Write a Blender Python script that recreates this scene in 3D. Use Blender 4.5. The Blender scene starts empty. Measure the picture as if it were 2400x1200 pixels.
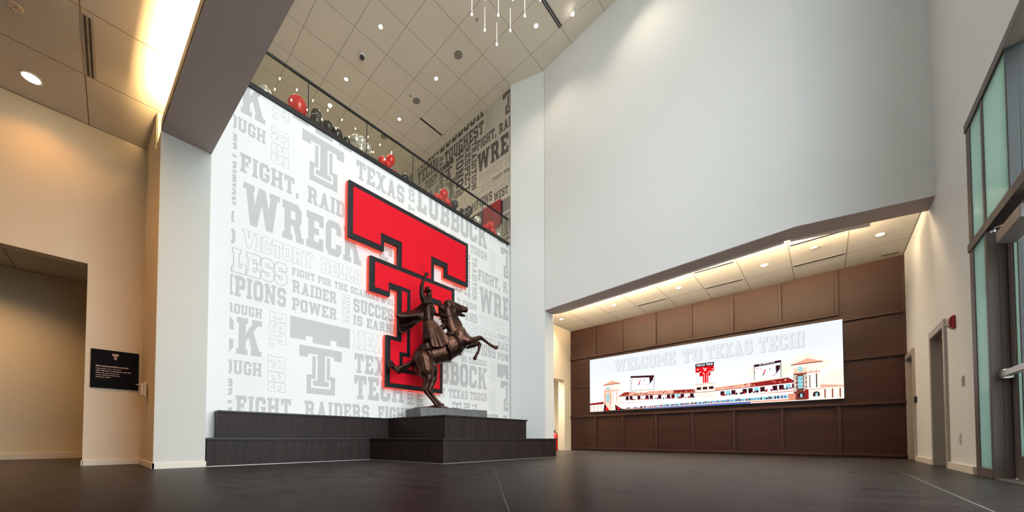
import bpy, bmesh, math, random
from mathutils import Vector, Matrix, noise
random.seed(7)
S = bpy.context.scene
COL = S.collection
R2 = math.sqrt(.5)

# ------------------------------------------------------------------ camera
cam = bpy.data.cameras.new('camera')
cam.sensor_fit = 'HORIZONTAL'; cam.sensor_width = 36
cam.lens = 834 / 2400 * 36
cam.shift_x = (1200 - 1100) / 2400
cam.shift_y = (1006.9 - 600) / 2400
cam.clip_start = .05; cam.clip_end = 200
CAM = bpy.data.objects.new('camera', cam); COL.objects.link(CAM)
CAM.matrix_world = (Matrix.Translation((0, 0, .5)) @ Matrix.Rotation(-math.pi / 4, 4, 'Z')
                    @ Matrix.Rotation(math.radians(90 + 1.44), 4, 'X') @ Matrix.Rotation(.0022, 4, 'Z'))
S.camera = CAM

# ------------------------------------------------------------------ colour management, sky, daylight
S.view_settings.view_transform = 'Standard'; S.view_settings.look = 'None'
S.view_settings.gamma = 1; S.view_settings.use_curve_mapping = False
S.view_settings.exposure = 0.0
W = bpy.data.worlds.new('sky'); S.world = W; W.use_nodes = True
nt = W.node_tree; bg = nt.nodes['Background']
bg.inputs['Color'].default_value = (.86, .95, 1.0, 1); bg.inputs['Strength'].default_value = 8.7
# daylight portal in the tall glazed opening of the right-hand facade (guides sampling, emits nothing itself)
pl = bpy.data.lights.new('daylight_portal', 'AREA'); pl.shape = 'RECTANGLE'; pl.size = 8.2; pl.size_y = 4.9
pl.cycles.is_portal = True
po = bpy.data.objects.new('daylight_portal', pl); COL.objects.link(po)
po.location = (4.5, -1.60, 2.5); po.rotation_euler = (math.radians(90), 0, 0)
pl2 = pl.copy(); pl2.size = 4.6; pl2.size_y = 6.4; po2 = bpy.data.objects.new('daylight_portal', pl2); COL.objects.link(po2)
po2.location = (4.0, -1.60, 9.1); po2.rotation_euler = (math.radians(90), 0, 0)  # portal for the added high opening

# ------------------------------------------------------------------ materials
def lin(r, g, b): return tuple(((c / 255) / 12.92 if c / 255 <= .04045 else ((c / 255 + .055) / 1.055) ** 2.4) for c in (r, g, b)) + (1,)
def mat(name, col, rough=.6, metal=0., spec=.5, emit=None, estr=0., noise_amt=0., noise_scale=3., stretch=(1, 1, 1), bump=0., bscale=40., col2=None, alpha=None):
    m = bpy.data.materials.new(name); m.use_nodes = True
    n = m.node_tree.nodes; l = m.node_tree.links; p = n['Principled BSDF']
    c = tuple(col) if len(col) == 4 else tuple(col) + (1,)
    p.inputs['Base Color'].default_value = c; p.inputs['Roughness'].default_value = rough
    p.inputs['Metallic'].default_value = metal; p.inputs['Specular IOR Level'].default_value = spec
    if emit:
        p.inputs['Emission Color'].default_value = tuple(emit)[:3] + (1,); p.inputs['Emission Strength'].default_value = estr
    if noise_amt or col2 or bump:
        tc = n.new('ShaderNodeTexCoord'); mp = n.new('ShaderNodeMapping'); mp.inputs['Scale'].default_value = stretch
        l.new(tc.outputs['Object'], mp.inputs['Vector'])
    if noise_amt or col2:
        t = n.new('ShaderNodeTexNoise'); t.inputs['Scale'].default_value = noise_scale; t.inputs['Detail'].default_value = 6
        l.new(mp.outputs['Vector'], t.inputs['Vector'])
        mx = n.new('ShaderNodeMix'); mx.data_type = 'RGBA'
        c2 = tuple(col2) if col2 else tuple(max(0, v * (1 - noise_amt)) for v in c[:3])
        mx.inputs[6].default_value = c; mx.inputs[7].default_value = tuple(c2)[:3] + (1,)
        rmp = n.new('ShaderNodeMapRange'); rmp.inputs[1].default_value = .35; rmp.inputs[2].default_value = .68
        l.new(t.outputs[0], rmp.inputs[0]); l.new(rmp.outputs[0], mx.inputs[0]); l.new(mx.outputs[2], p.inputs['Base Color'])
    if bump:
        t2 = n.new('ShaderNodeTexNoise'); t2.inputs['Scale'].default_value = bscale; t2.inputs['Detail'].default_value = 4
        l.new(mp.outputs['Vector'], t2.inputs['Vector'])
        b = n.new('ShaderNodeBump'); b.inputs['Strength'].default_value = bump; b.inputs['Distance'].default_value = .02
        l.new(t2.outputs[0], b.inputs['Height']); l.new(b.outputs[0], p.inputs['Normal'])
    return m
def lines_mat(name, base, line, gx, gy, w, rough=.75, floor=False):
    """surface with thin joints at the x and y positions listed as (offset, pitch) or (positions,)"""
    m = mat(name, base, rough, noise_amt=.05, noise_scale=.8, bump=.05, bscale=60)
    n = m.node_tree.nodes; l = m.node_tree.links; p = n['Principled BSDF']
    src = p.inputs['Base Color'].links[0].from_socket
    tc = n.new('ShaderNodeTexCoord'); sep = n.new('ShaderNodeSeparateXYZ'); l.new(tc.outputs['Object'], sep.inputs[0])
    def M(op, a, b=None):
        k = n.new('ShaderNodeMath'); k.operation = op
        for i, v in enumerate((a, b)):
            if v is None: continue
            if isinstance(v, (int, float)): k.inputs[i].default_value = v
            else: l.new(v, k.inputs[i])
        return k.outputs[0]
    tot = None
    for ax, (off, pitch) in ((0, gx), (1, gy)):
        if pitch is None: continue
        f = M('ABSOLUTE', M('SUBTRACT', M('FRACT', M('ADD', M('DIVIDE', M('SUBTRACT', sep.outputs[ax], off), pitch), 100.5)), .5))
        k = M('LESS_THAN', f, w / pitch / 2)
        tot = k if tot is None else M('MAXIMUM', tot, k)
    mx = n.new('ShaderNodeMix'); mx.data_type = 'RGBA'
    l.new(tot, mx.inputs[0]); l.new(src, mx.inputs[6]); mx.inputs[7].default_value = tuple(line)[:3] + (1,)
    l.new(mx.outputs[2], p.inputs['Base Color'])
    return m
def emis(name, col, s):
    m = bpy.data.materials.new(name); m.use_nodes = True; n = m.node_tree.nodes
    n.remove(n['Principled BSDF']); e = n.new('ShaderNodeEmission'); e.inputs[0].default_value = tuple(col)[:3] + (1,); e.inputs[1].default_value = s
    m.node_tree.links.new(e.outputs[0], n['Material Output'].inputs[0]); return m
def glass_mat(name, tint, gloss=1.0):
    m = bpy.data.materials.new(name); m.use_nodes = True; n = m.node_tree.nodes; l = m.node_tree.links
    n.remove(n['Principled BSDF'])
    t = n.new('ShaderNodeBsdfTransparent'); t.inputs[0].default_value = tuple(tint) + (1,)
    g = n.new('ShaderNodeBsdfGlossy'); g.inputs['Roughness'].default_value = .01; g.inputs[0].default_value = (gloss,) * 3 + (1,)
    lw = n.new('ShaderNodeLayerWeight'); lw.inputs['Blend'].default_value = .5
    pw = n.new('ShaderNodeMath'); pw.operation = 'POWER'; pw.inputs[1].default_value = 5; l.new(lw.outputs['Facing'], pw.inputs[0])
    f = n.new('ShaderNodeMath'); f.operation = 'MULTIPLY_ADD'; f.inputs[1].default_value = .45; f.inputs[2].default_value = .034; l.new(pw.outputs[0], f.inputs[0])
    mx = n.new('ShaderNodeMixShader'); l.new(f.outputs[0], mx.inputs[0]); l.new(t.outputs[0], mx.inputs[1]); l.new(g.outputs[0], mx.inputs[2])
    l.new(mx.outputs[0], n['Material Output'].inputs[0]); return m

M = {}
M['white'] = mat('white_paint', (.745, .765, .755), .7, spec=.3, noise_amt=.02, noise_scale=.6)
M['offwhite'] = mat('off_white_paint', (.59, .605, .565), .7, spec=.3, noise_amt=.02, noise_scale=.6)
M['warm'] = mat('lamp_tinted_white_paint', (.74, .65, .50), .75, spec=.25, noise_amt=.03, noise_scale=.7)  # plain white paint with the warm lamplight tinted into its colour
M['mural'] = mat('mural_vinyl', (.85, .85, .835), .55, spec=.35)
M['letter'] = mat('mural_grey_print', (.54, .55, .545), .5, spec=.4)
M['upwall'] = mat('upper_wall_paper', (.52, .475, .40), .7)
M['upletter'] = mat('upper_wall_print', (.10, .09, .08), .7)
M['upgrey'] = mat('upper_wall_grey_print', (.23, .21, .19), .7)
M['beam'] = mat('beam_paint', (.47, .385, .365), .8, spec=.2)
M['trimw'] = mat('cream_trim_paint', (.72, .68, .60), .5)
M['tile'] = lines_mat('acoustic_ceiling_tiles', (.70, .635, .54), (.22, .19, .15), (5.245, 1.172), (5.80, 1.176), .014)
M['tileL'] = lines_mat('left_ceiling_tiles', (.62, .58, .53), (.14, .09, .05), (-.42, 1.245), (8.06, 1.245), .013)
M['tileN'] = lines_mat('niche_ceiling_tiles', (.90, .86, .78), (.34, .27, .19), (11.78, 1.49), (.575, 1.04), .016)
M['bench'] = mat('dark_stained_oak', (.026, .0165, .014), .5, spec=.2, col2=(.014, .009, .008), noise_scale=2.2, stretch=(9, 9, .7), bump=.12, bscale=6)
M['benchtop'] = mat('dark_oak_tread', (.022, .017, .017), .42, spec=.35, noise_amt=.4, noise_scale=4, stretch=(1, 8, 8))
M['kick'] = mat('pale_metal_base', (.35, .34, .33), .4, .6)
M['slab'] = mat('grey_stone_plinth', (.13, .13, .125), .55, noise_amt=.35, noise_scale=9, bump=.1, bscale=30)
M['bronze'] = mat('bronze_patina', (.044, .020, .0150), .33, .85, col2=(.125, .057, .036), noise_scale=2.6, bump=.22, bscale=26)
M['bronzed'] = mat('bronze_dark', (.024, .0115, .0095), .36, .85, col2=(.062, .030, .021), noise_scale=4, bump=.6, bscale=16)
M['black'] = mat('black_metal', (.012, .012, .014), .4, .3)
M['tblack'] = mat('sign_black_metal', (.018, .018, .022), .38, .4, noise_amt=.3, noise_scale=2)
M['tred'] = mat('sign_red_acrylic', (.68, .003, .015), .6, spec=.15, emit=(1, .012, .04), estr=.08)  # slight emission brightens the red face, though only the sign's edge is lit
M['halo'] = emis('red_led_edge', (1, .075, .045), 1.5)
M['wood'] = mat('walnut_panel', (.044, .0170, .0120), .45, spec=.3, col2=(.028, .0115, .0085), noise_scale=1.1, stretch=(4, .7, 5), bump=.06, bscale=6)
M['batten'] = mat('walnut_batten', (.046, .020, .0145), .45, spec=.3)
M['frame'] = mat('bronze_anodised_frame', (.125, .10, .092), .5, .1, spec=.3)
M['darkframe'] = mat('dark_gasket', (.015, .015, .018), .5)
def mint_mat():
    m = bpy.data.materials.new('green_tinted_pane'); m.use_nodes = True; n = m.node_tree.nodes; l = m.node_tree.links
    n.remove(n['Principled BSDF'])
    t = n.new('ShaderNodeBsdfTranslucent'); t.inputs[0].default_value = (.26, .315, .285, 1)
    g = n.new('ShaderNodeBsdfGlossy'); g.inputs['Roughness'].default_value = .12
    mx = n.new('ShaderNodeMixShader'); mx.inputs[0].default_value = .12; l.new(t.outputs[0], mx.inputs[1]); l.new(g.outputs[0], mx.inputs[2])
    l.new(mx.outputs[0], n['Material Output'].inputs[0]); return m
M['mint'] = mint_mat()
M['glass'] = glass_mat('clear_glass', (.90, .93, .90))
M['balglass'] = glass_mat('balustrade_glass', (.93, .93, .88), 1.0)
M['greydoor'] = mat('grey_door_paint', (.22, .20, .19), .5)
M['dframe'] = mat('taupe_door_frame', (.40, .35, .31), .45)
M['alu'] = mat('brushed_aluminium', (.50, .49, .48), .32, .9)
M['closer'] = mat('grey_closer_cover', (.20, .17, .17), .4, .4)
M['plate'] = mat('grey_switch_plate', (.36, .34, .33), .4, .3)
M['plate2'] = mat('white_plate', (.70, .68, .65), .45)
M['red'] = mat('red_enamel', (.70, .015, .015), .3, spec=.6)
M['dkred'] = mat('dark_red_device', (.33, .012, .02), .3, spec=.6)
M['bred'] = mat('red_balloon_latex', (.80, .012, .014), .12, spec=.8)
M['bblack'] = mat('black_balloon_latex', (.010, .010, .012), .12, spec=.7)
M['bsilver'] = mat('silver_balloon_foil', (.80, .80, .78), .22, .65)
M['rod'] = mat('clear_acrylic_rod', (.85, .82, .78), .15, spec=.8, emit=(1, .9, .8), estr=.5)
M['bulb'] = emis('pendant_tip_light', (1, .86, .78), 42)
M['lampw'] = emis('warm_lamp_disc', (1, .90, .72), 14)
M['lampn'] = emis('lamp_disc', (1, .93, .82), 22)
M['cove'] = emis('cove_led_strip', (1, .64, .27), 330)
M['signblk'] = mat('black_sign_panel', (.007, .007, .010), .75, spec=.06)
M['signtxt'] = mat('pale_sign_print', (.55, .42, .38), .6)
M['sensor'] = mat('cream_plastic', (.66, .55, .42), .45)
M['speaker'] = mat('grey_speaker_grille', (.22, .20, .18), .8)
M['brick'] = None
M['concrete'] = mat('pale_paving', (.50, .48, .44), .8)
M['redpanel'] = mat('red_wall_panel', (.27, .003, .012), .55)
M['photo'] = mat('dark_photo_print', (.05, .04, .04), .5)
M['skin'] = mat('photo_skin_print', (.35, .20, .14), .6)

def brick_mat():
    m = bpy.data.materials.new('tan_brick'); m.use_nodes = True; n = m.node_tree.nodes; l = m.node_tree.links
    p = n['Principled BSDF']; p.inputs['Roughness'].default_value = .85
    tc = n.new('ShaderNodeTexCoord'); sp = n.new('ShaderNodeSeparateXYZ'); cb = n.new('ShaderNodeCombineXYZ')
    l.new(tc.outputs['Object'], sp.inputs[0]); l.new(sp.outputs[1], cb.inputs[0]); l.new(sp.outputs[2], cb.inputs[1])
    b = n.new('ShaderNodeTexBrick'); b.inputs['Scale'].default_value = 1; b.inputs['Color1'].default_value = (.50, .41, .24, 1); b.inputs['Color2'].default_value = (.38, .31, .18, 1)
    b.inputs['Mortar'].default_value = (.24, .21, .14, 1); b.inputs['Mortar Size'].default_value = .008; b.inputs['Brick Width'].default_value = .34; b.inputs['Row Height'].default_value = .135
    l.new(cb.outputs[0], b.inputs['Vector']); l.new(b.outputs[0], p.inputs['Base Color']); return m
M['brick'] = brick_mat()

def floor_mat():
    m = bpy.data.materials.new('dark_polished_concrete'); m.use_nodes = True; n = m.node_tree.nodes; l = m.node_tree.links
    p = n['Principled BSDF']
    tc = n.new('ShaderNodeTexCoord'); mp = n.new('ShaderNodeMapping'); mp.inputs['Rotation'].default_value = (0, 0, math.radians(45)); mp.inputs['Scale'].default_value = (1.0, .35, 1)
    l.new(tc.outputs['Object'], mp.inputs['Vector'])
    t = n.new('ShaderNodeTexNoise'); t.inputs['Scale'].default_value = 2.2; t.inputs['Detail'].default_value = 8; t.inputs['Roughness'].default_value = .65
    l.new(mp.outputs[0], t.inputs['Vector'])
    cr = n.new('ShaderNodeValToRGB'); cr.color_ramp.elements[0].position = .35; cr.color_ramp.elements[0].color = (.0085, .0050, .0048, 1)
    cr.color_ramp.elements[1].position = .7; cr.color_ramp.elements[1].color = (.0150, .0092, .0090, 1)
    l.new(t.outputs[0], cr.inputs[0])
    sep = n.new('ShaderNodeSeparateXYZ'); l.new(tc.outputs['Object'], sep.inputs[0])
    def Mt(op, a, b=None):
        k = n.new('ShaderNodeMath'); k.operation = op
        for i, v in enumerate((a, b)):
            if v is None: continue
            if isinstance(v, (int, float)): k.inputs[i].default_value = v
            else: l.new(v, k.inputs[i])
        return k.outputs[0]
    j1 = Mt('LESS_THAN', Mt('ABSOLUTE', Mt('ADD', sep.outputs[1], .82)), .009)              # long saw cut beside the glazing
    d = Mt('SUBTRACT', Mt('MULTIPLY', Mt('SUBTRACT', sep.outputs[0], 5.71), .678), Mt('MULTIPLY', Mt('SUBTRACT', sep.outputs[1], 5.03), .735))
    j2 = Mt('LESS_THAN', Mt('ABSOLUTE', d), .0026)                                           # diagonal saw cut running to the plinth corner
    j3 = Mt('LESS_THAN', Mt('ABSOLUTE', Mt('SUBTRACT', sep.outputs[0], 10.2)), .008)
    j = Mt('MAXIMUM', Mt('MAXIMUM', j1, j2), j3)
    mx = n.new('ShaderNodeMix'); mx.data_type = 'RGBA'; l.new(j, mx.inputs[0]); l.new(cr.outputs[0], mx.inputs[6]); mx.inputs[7].default_value = (.09, .078, .072, 1)
    l.new(mx.outputs[2], p.inputs['Base Color'])
    t2 = n.new('ShaderNodeTexNoise'); t2.inputs['Scale'].default_value = 5; t2.inputs['Detail'].default_value = 6; l.new(mp.outputs[0], t2.inputs['Vector'])
    rr = n.new('ShaderNodeMapRange'); rr.inputs[1].default_value = .3; rr.inputs[2].default_value = .7; rr.inputs[3].default_value = .27; rr.inputs[4].default_value = .34
    l.new(t2.outputs[0], rr.inputs[0]); l.new(rr.outputs[0], p.inputs['Roughness'])
    p.inputs['Specular IOR Level'].default_value = .22
    bp = n.new('ShaderNodeBump'); bp.inputs['Strength'].default_value = .015; bp.inputs['Distance'].default_value = .01
    l.new(t2.outputs[0], bp.inputs['Height']); l.new(bp.outputs[0], p.inputs['Normal'])
    return m
M['floor'] = floor_mat()
def floor_gloss(m):
    n = m.node_tree.nodes; l = m.node_tree.links; p = n['Principled BSDF']
    d = n.new('ShaderNodeBsdfDiffuse'); g = n.new('ShaderNodeBsdfGlossy'); mx = n.new('ShaderNodeMixShader'); lw = n.new('ShaderNodeLayerWeight')
    l.new(p.inputs['Base Color'].links[0].from_socket, d.inputs[0]); l.new(p.inputs['Roughness'].links[0].from_socket, g.inputs['Roughness'])
    nrm = p.inputs['Normal'].links[0].from_socket
    for q in (d, g, lw): l.new(nrm, q.inputs['Normal'])
    lw.inputs['Blend'].default_value = .5
    pw = n.new('ShaderNodeMath'); pw.operation = 'POWER'; pw.inputs[1].default_value = 11; l.new(lw.outputs['Facing'], pw.inputs[0])
    k = n.new('ShaderNodeMath'); k.operation = 'MULTIPLY_ADD'; k.inputs[1].default_value = .46; k.inputs[2].default_value = .02; l.new(pw.outputs[0], k.inputs[0])
    l.new(k.outputs[0], mx.inputs[0]); l.new(d.outputs[0], mx.inputs[1]); l.new(g.outputs[0], mx.inputs[2])
    n.remove(p); l.new(mx.outputs[0], n['Material Output'].inputs[0])
floor_gloss(M['floor'])

# ------------------------------------------------------------------ mesh helpers
class MB:
    def __init__(s): s.v = []; s.f = []; s.m = []
    def add(s, vs, fs, mi=0):
        o = len(s.v); s.v += [tuple(p) for p in vs]
        for f in fs: s.f.append(tuple(i + o for i in f)); s.m.append(mi)
        return s
    def box(s, x0, y0, z0, x1, y1, z1, mi=0):
        x0, x1 = sorted((x0, x1)); y0, y1 = sorted((y0, y1)); z0, z1 = sorted((z0, z1))
        return s.add([(x0, y0, z0), (x1, y0, z0), (x1, y1, z0), (x0, y1, z0), (x0, y0, z1), (x1, y0, z1), (x1, y1, z1), (x0, y1, z1)],
                     [(0, 3, 2, 1), (4, 5, 6, 7), (0, 1, 5, 4), (1, 2, 6, 5), (2, 3, 7, 6), (3, 0, 4, 7)], mi)
    def prism(s, poly, fn, a, b, mi=0):
        """poly 2-D outline, fn(p, t) -> 3-D point; caps at t=a and t=b"""
        n = len(poly); vs = [fn(p, a) for p in poly] + [fn(p, b) for p in poly]
        fs = [tuple(range(n)), tuple(range(2 * n - 1, n - 1, -1))] + [(i, i + n, (i + 1) % n + n, (i + 1) % n) for i in range(n)]
        return s.add(vs, fs, mi)
    def plan(s, poly, z0, z1, mi=0): return s.prism(poly, lambda p, t: (p[0], p[1], t), z0, z1, mi)
    def face(s, pts, mi=0): return s.add(pts, [tuple(range(len(pts)))], mi)
    def tube(s, pts, rad, n=10, flat=1.0, mi=0, cap=True):
        pts = [Vector(p) for p in pts]
        if not hasattr(rad, '__len__'): rad = [rad] * len(pts)
        up = None; rings = []
        for i, p in enumerate(pts):
            d = (pts[min(i + 1, len(pts) - 1)] - pts[max(i - 1, 0)])
            d = d.normalized() if d.length > 1e-9 else Vector((0, 0, 1))
            if up is None: up = Vector((0, 1, 0)) if abs(d.y) < .9 else Vector((1, 0, 0))
            sd = d.cross(up); sd = sd.normalized() if sd.length > 1e-6 else Vector((1, 0, 0)); up = sd.cross(d).normalized()
            rings.append([p + (sd * math.cos(2 * math.pi * k / n) + up * flat * math.sin(2 * math.pi * k / n)) * rad[i] for k in range(n)])
        vs = [v for r in rings for v in r]; fs = []
        for i in range(len(pts) - 1):
            for k in range(n):
                a = i * n + k; b = i * n + (k + 1) % n; fs.append((a, b, b + n, a + n))
        if cap: fs += [tuple(range(n - 1, -1, -1)), tuple(range((len(pts) - 1) * n, len(pts) * n))]
        return s.add(vs, fs, mi)
    def lathe(s, prof, c, n=24, axis='Z', mi=0, cap=True):
        vs = []; fs = []
        for r, h in prof:
            for k in range(n):
                a = 2 * math.pi * k / n; x, y = r * math.cos(a), r * math.sin(a)
                if axis == 'Z': q = (c[0] + x, c[1] + y, c[2] + h)
                elif axis == 'Y': q = (c[0] + x, c[1] + h, c[2] + y)
                else: q = (c[0] + h, c[1] + x, c[2] + y)
                vs.append(q)
        for i in range(len(prof) - 1):
            for k in range(n):
                a = i * n + k; b = i * n + (k + 1) % n; fs.append((a, b, b + n, a + n))
        if cap: fs += [tuple(range(n - 1, -1, -1)), tuple(range((len(prof) - 1) * n, len(prof) * n))]
        return s.add(vs, fs, mi)
    def ball(s, c, rx, ry=None, rz=None, nu=20, nv=12, mi=0):
        ry = ry or rx; rz = rz or rx; vs = []; fs = []
        for i in range(nv + 1):
            th = math.pi * i / nv
            for k in range(nu):
                a = 2 * math.pi * k / nu; q = max(math.sin(th), .02)
                vs.append((c[0] + rx * q * math.cos(a), c[1] + ry * q * math.sin(a), c[2] + rz * math.cos(th)))
        for i in range(nv):
            for k in range(nu):
                a = i * nu + k; b = i * nu + (k + 1) % nu; fs.append((a, a + nu, b + nu, b))
        fs += [tuple(range(nu)), tuple(range((nv + 1) * nu - 1, nv * nu - 1, -1))]
        return s.add(vs, fs, mi)
    def build(s, name, m, parent=None, smooth=False, bevel=0., fixn=True):
        o = Vector((0, 0, 0)); r = parent
        while r is not None: o += r.location; r = r.parent
        me = bpy.data.meshes.new(name); me.from_pydata([tuple(Vector(v) - o) for v in s.v], [], s.f)
        for x in (m if isinstance(m, (list, tuple)) else [m]): me.materials.append(x)
        for i, p in enumerate(me.polygons): p.material_index = s.m[i]; p.use_smooth = smooth
        if fixn:
            b = bmesh.new(); b.from_mesh(me); bmesh.ops.recalc_face_normals(b, faces=b.faces); b.to_mesh(me); b.free()
        ob = bpy.data.objects.new(name, me); COL.objects.link(ob)
        if parent: ob.parent = parent
        if bevel:
            q = ob.modifiers.new('edge', 'BEVEL'); q.width = bevel; q.segments = 2; q.limit_method = 'ANGLE'
        return ob
def thing(name, loc, label, cat, group=None):
    o = bpy.data.objects.new(name, None); COL.objects.link(o); o.location = loc; o.empty_display_size = .1
    o['label'] = label; o['category'] = cat
    if group: o['group'] = group
    return o
def tag(o, label, cat, group=None):
    o['label'] = label; o['category'] = cat
    if group: o['group'] = group
    return o
def struct(o, label=None):
    o['kind'] = 'structure'
    if label: o['label'] = label
    return o
def recentre(o, c):
    """move a top-level mesh object's origin to c without moving the mesh"""
    o.data.transform(Matrix.Translation(-Vector(c))); o.location = c; return o
def spot(parent, name, loc, energy, col, size=100, blend=.6, rad=.06, target=None):
    l = bpy.data.lights.new(name, 'SPOT'); l.energy = energy; l.color = col; l.spot_size = math.radians(size); l.spot_blend = blend; l.shadow_soft_size = rad
    o = bpy.data.objects.new(name, l); COL.objects.link(o)
    off = Vector((0, 0, 0)); r = parent
    while r is not None: off += r.location; r = r.parent
    o.location = Vector(loc) - off
    if target: o.rotation_euler = (Vector(target) - Vector(loc)).to_track_quat('-Z', 'Y').to_euler()
    if parent: o.parent = parent
    return o

# ------------------------------------------------------------------ block slab lettering
Hh, St, Bt = 10., 2.5, 2.1
def _r(x0, y0, x1, y1): return [(x0, y0), (x1, y0), (x1, y1), (x0, y1)]
def _c(x0, y0, x1, y1, k, c=1.5):
    p = {'bl': [(x0, y0 + c), (x0 + c, y0), (x1, y0), (x1, y1), (x0, y1)], 'br': [(x0, y0), (x1 - c, y0), (x1, y0 + c), (x1, y1), (x0, y1)],
         'tr': [(x0, y0), (x1, y0), (x1, y1 - c), (x1 - c, y1), (x0, y1)], 'tl': [(x0, y0), (x1, y0), (x1, y1), (x0 + c, y1), (x0, y1 - c)]}
    return p[k]
def _ring(w, y0=0, y1=10): return [_c(0, y0, St, y0 + Bt, 'bl'), _c(w - St, y0, w, y0 + Bt, 'br'), _c(w - St, y1 - Bt, w, y1, 'tr'), _c(0, y1 - Bt, St, y1, 'tl')]
def glyph(ch):
    w = 7.3
    if ch == 'A': return 9, [[(.9, 0), (3.3, 0), (5.6, 10), (3.4, 10)], [(8.1, 0), (5.7, 0), (3.4, 10), (5.6, 10)], _r(2.3, 2.5, 6.7, 4.2), _r(0, 0, 3.9, 1.5), _r(5.1, 0, 9, 1.5)]
    if ch == 'B': return 7.6, [_r(.8, 0, 3.3, 10), _r(0, 0, 5.2, Bt), _r(0, 10 - Bt, 5.2, 10), _r(3, 4.1, 5.6, 5.9), _c(5, 0, 7.6, Bt, 'br'), _r(5.1, Bt - .1, 7.6, 4.3), _c(5, 3.4, 7.6, 5.3, 'tr', 1.), _c(4.9, 4.9, 7.3, 6.4, 'br', .9), _r(4.9, 5.9, 7.3, 8), _c(4.8, 10 - Bt, 7.3, 10, 'tr')]
    if ch == 'C': return w, _ring(w) + [_r(0, 2, St, 8), _r(St - .1, 0, w - St + .1, Bt), _r(St - .1, 10 - Bt, w - St + .1, 10), _r(w - St, 6.3, w, 8), _r(w - St, 2, w, 3.7)]
    if ch == 'D': return 7.8, [_r(.8, 0, 3.3, 10), _r(0, 0, 5.4, Bt), _r(0, 10 - Bt, 5.4, 10), _c(5.3, 0, 7.8, Bt, 'br'), _c(5.3, 10 - Bt, 7.8, 10, 'tr'), _r(5.3, 2, 7.8, 8)]
    if ch == 'E': return 7.4, [_r(.8, 0, 3.3, 10), _r(0, 0, 7.4, Bt), _r(0, 10 - Bt, 7.4, 10), _r(5.4, 1.9, 7.4, 3.4), _r(5.4, 6.6, 7.4, 8.1), _r(3, 4.1, 5.4, 5.9)]
    if ch == 'F': return 7.2, [_r(.8, 0, 3.3, 10), _r(0, 0, 4.4, 1.6), _r(0, 10 - Bt, 7.2, 10), _r(5.2, 6.4, 7.2, 8.1), _r(3, 4.0, 5.3, 5.8), _r(4.6, 3.4, 5.5, 6.4)]
    if ch == 'G': return w, _ring(w) + [_r(0, 2, St, 8), _r(St - .1, 0, w - St + .1, Bt), _r(St - .1, 10 - Bt, w - St + .1, 10), _r(w - St, 6.3, w, 8), _r(w - St, 2, w, 5), _r(3.8, 3.3, w - St + .1, 5)]
    if ch == 'H': return 9, [_r(.75, 0, 3.2, 10), _r(5.8, 0, 8.25, 10), _r(3, 4, 6, 6)] + [_r(x, y, x + 3.95, y + 1.5) for x in (0, 5.05) for y in (0, 8.5)]
    if ch == 'I': return 4, [_r(.75, 0, 3.25, 10), _r(0, 0, 4, 1.5), _r(0, 8.5, 4, 10)]
    if ch == 'K': return 9, [_r(.75, 0, 3.2, 10), _r(0, 0, 3.95, 1.5), _r(0, 8.5, 3.95, 10), [(2.9, 3.2), (3.4, 6.2), (6.6, 10), (8.9, 10)], [(3.9, 5.6), (5.6, 7.2), (8.8, 0), (6.0, 0)], _r(5.1, 0, 9, 1.5), _r(5.4, 8.5, 9, 10)]
    if ch == 'L': return 7, [_r(.75, 0, 3.2, 10), _r(0, 0, 7, Bt), _r(0, 8.5, 4, 10), _r(5, 2, 7, 4)]
    if ch == 'M': return 11, [_r(.75, 0, 3.1, 10), _r(7.9, 0, 10.25, 10), [(.75, 10), (3.1, 10), (6.4, 3), (4.6, 3)], [(10.25, 10), (7.9, 10), (4.6, 3), (6.4, 3)], _r(0, 0, 3.8, 1.5), _r(7.2, 0, 11, 1.5), _r(0, 8.5, 2, 10), _r(9, 8.5, 11, 10)]
    if ch == 'N': return 9, [_r(.75, 0, 3, 10), _r(6, 0, 8.25, 10), [(.75, 10), (3.1, 10), (8.25, 0), (5.9, 0)], _r(0, 0, 3.75, 1.5), _r(0, 8.5, 2, 10), _r(5.2, 8.5, 9, 10)]
    if ch in 'O0': return w, _ring(w) + [_r(0, 2, St, 8), _r(w - St, 2, w, 8), _r(St - .1, 0, w - St + .1, Bt), _r(St - .1, 10 - Bt, w - St + .1, 10)]
    if ch == 'P': return 7.5, [_r(.8, 0, 3.3, 10), _r(0, 0, 4.3, 1.6), _r(0, 10 - Bt, 5, 10), _r(3, 3.6, 5.1, 5.5), _c(5, 3.6, 7.5, 5.6, 'br', 1.3), _r(5, 5.5, 7.5, 8), _c(4.9, 10 - Bt, 7.5, 10, 'tr')]
    if ch == 'R': return 8.6, [_r(.8, 0, 3.3, 10), _r(0, 0, 4.1, 1.6), _r(0, 10 - Bt, 5, 10), _r(3, 3.9, 5.4, 5.7), _c(5.1, 4.1, 7.6, 5.9, 'br', 1.2), _r(5.1, 5.6, 7.6, 8), _c(4.9, 10 - Bt, 7.6, 10, 'tr'), [(4.2, 4.2), (6.8, 4.6), (8.3, 0), (5.9, 0)], _r(5.4, 0, 8.6, 1.5)]
    if ch == 'S': return w, _ring(w) + [_r(0, 5.8, St, 8), _r(w - St, 2, w, 4.4), _r(St - .1, 0, w - St + .1, Bt), _r(St - .1, 10 - Bt, w - St + .1, 10), _r(w - St, 6.8, w, 8), _r(0, 2, St, 3.3), _c(0, 4, St, 6, 'bl', 1.3), _c(w - St, 4, w, 6, 'tr', 1.3), _r(St - .1, 4, w - St + .1, 6)]
    if ch == 'T': return 8, [_r(2.75, 0, 5.25, 10), _r(0, 10 - Bt, 8, 10), _r(0, 6.4, 2, 8.1), _r(6, 6.4, 8, 8.1), _r(1.9, 0, 6.1, 1.5)]
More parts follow.
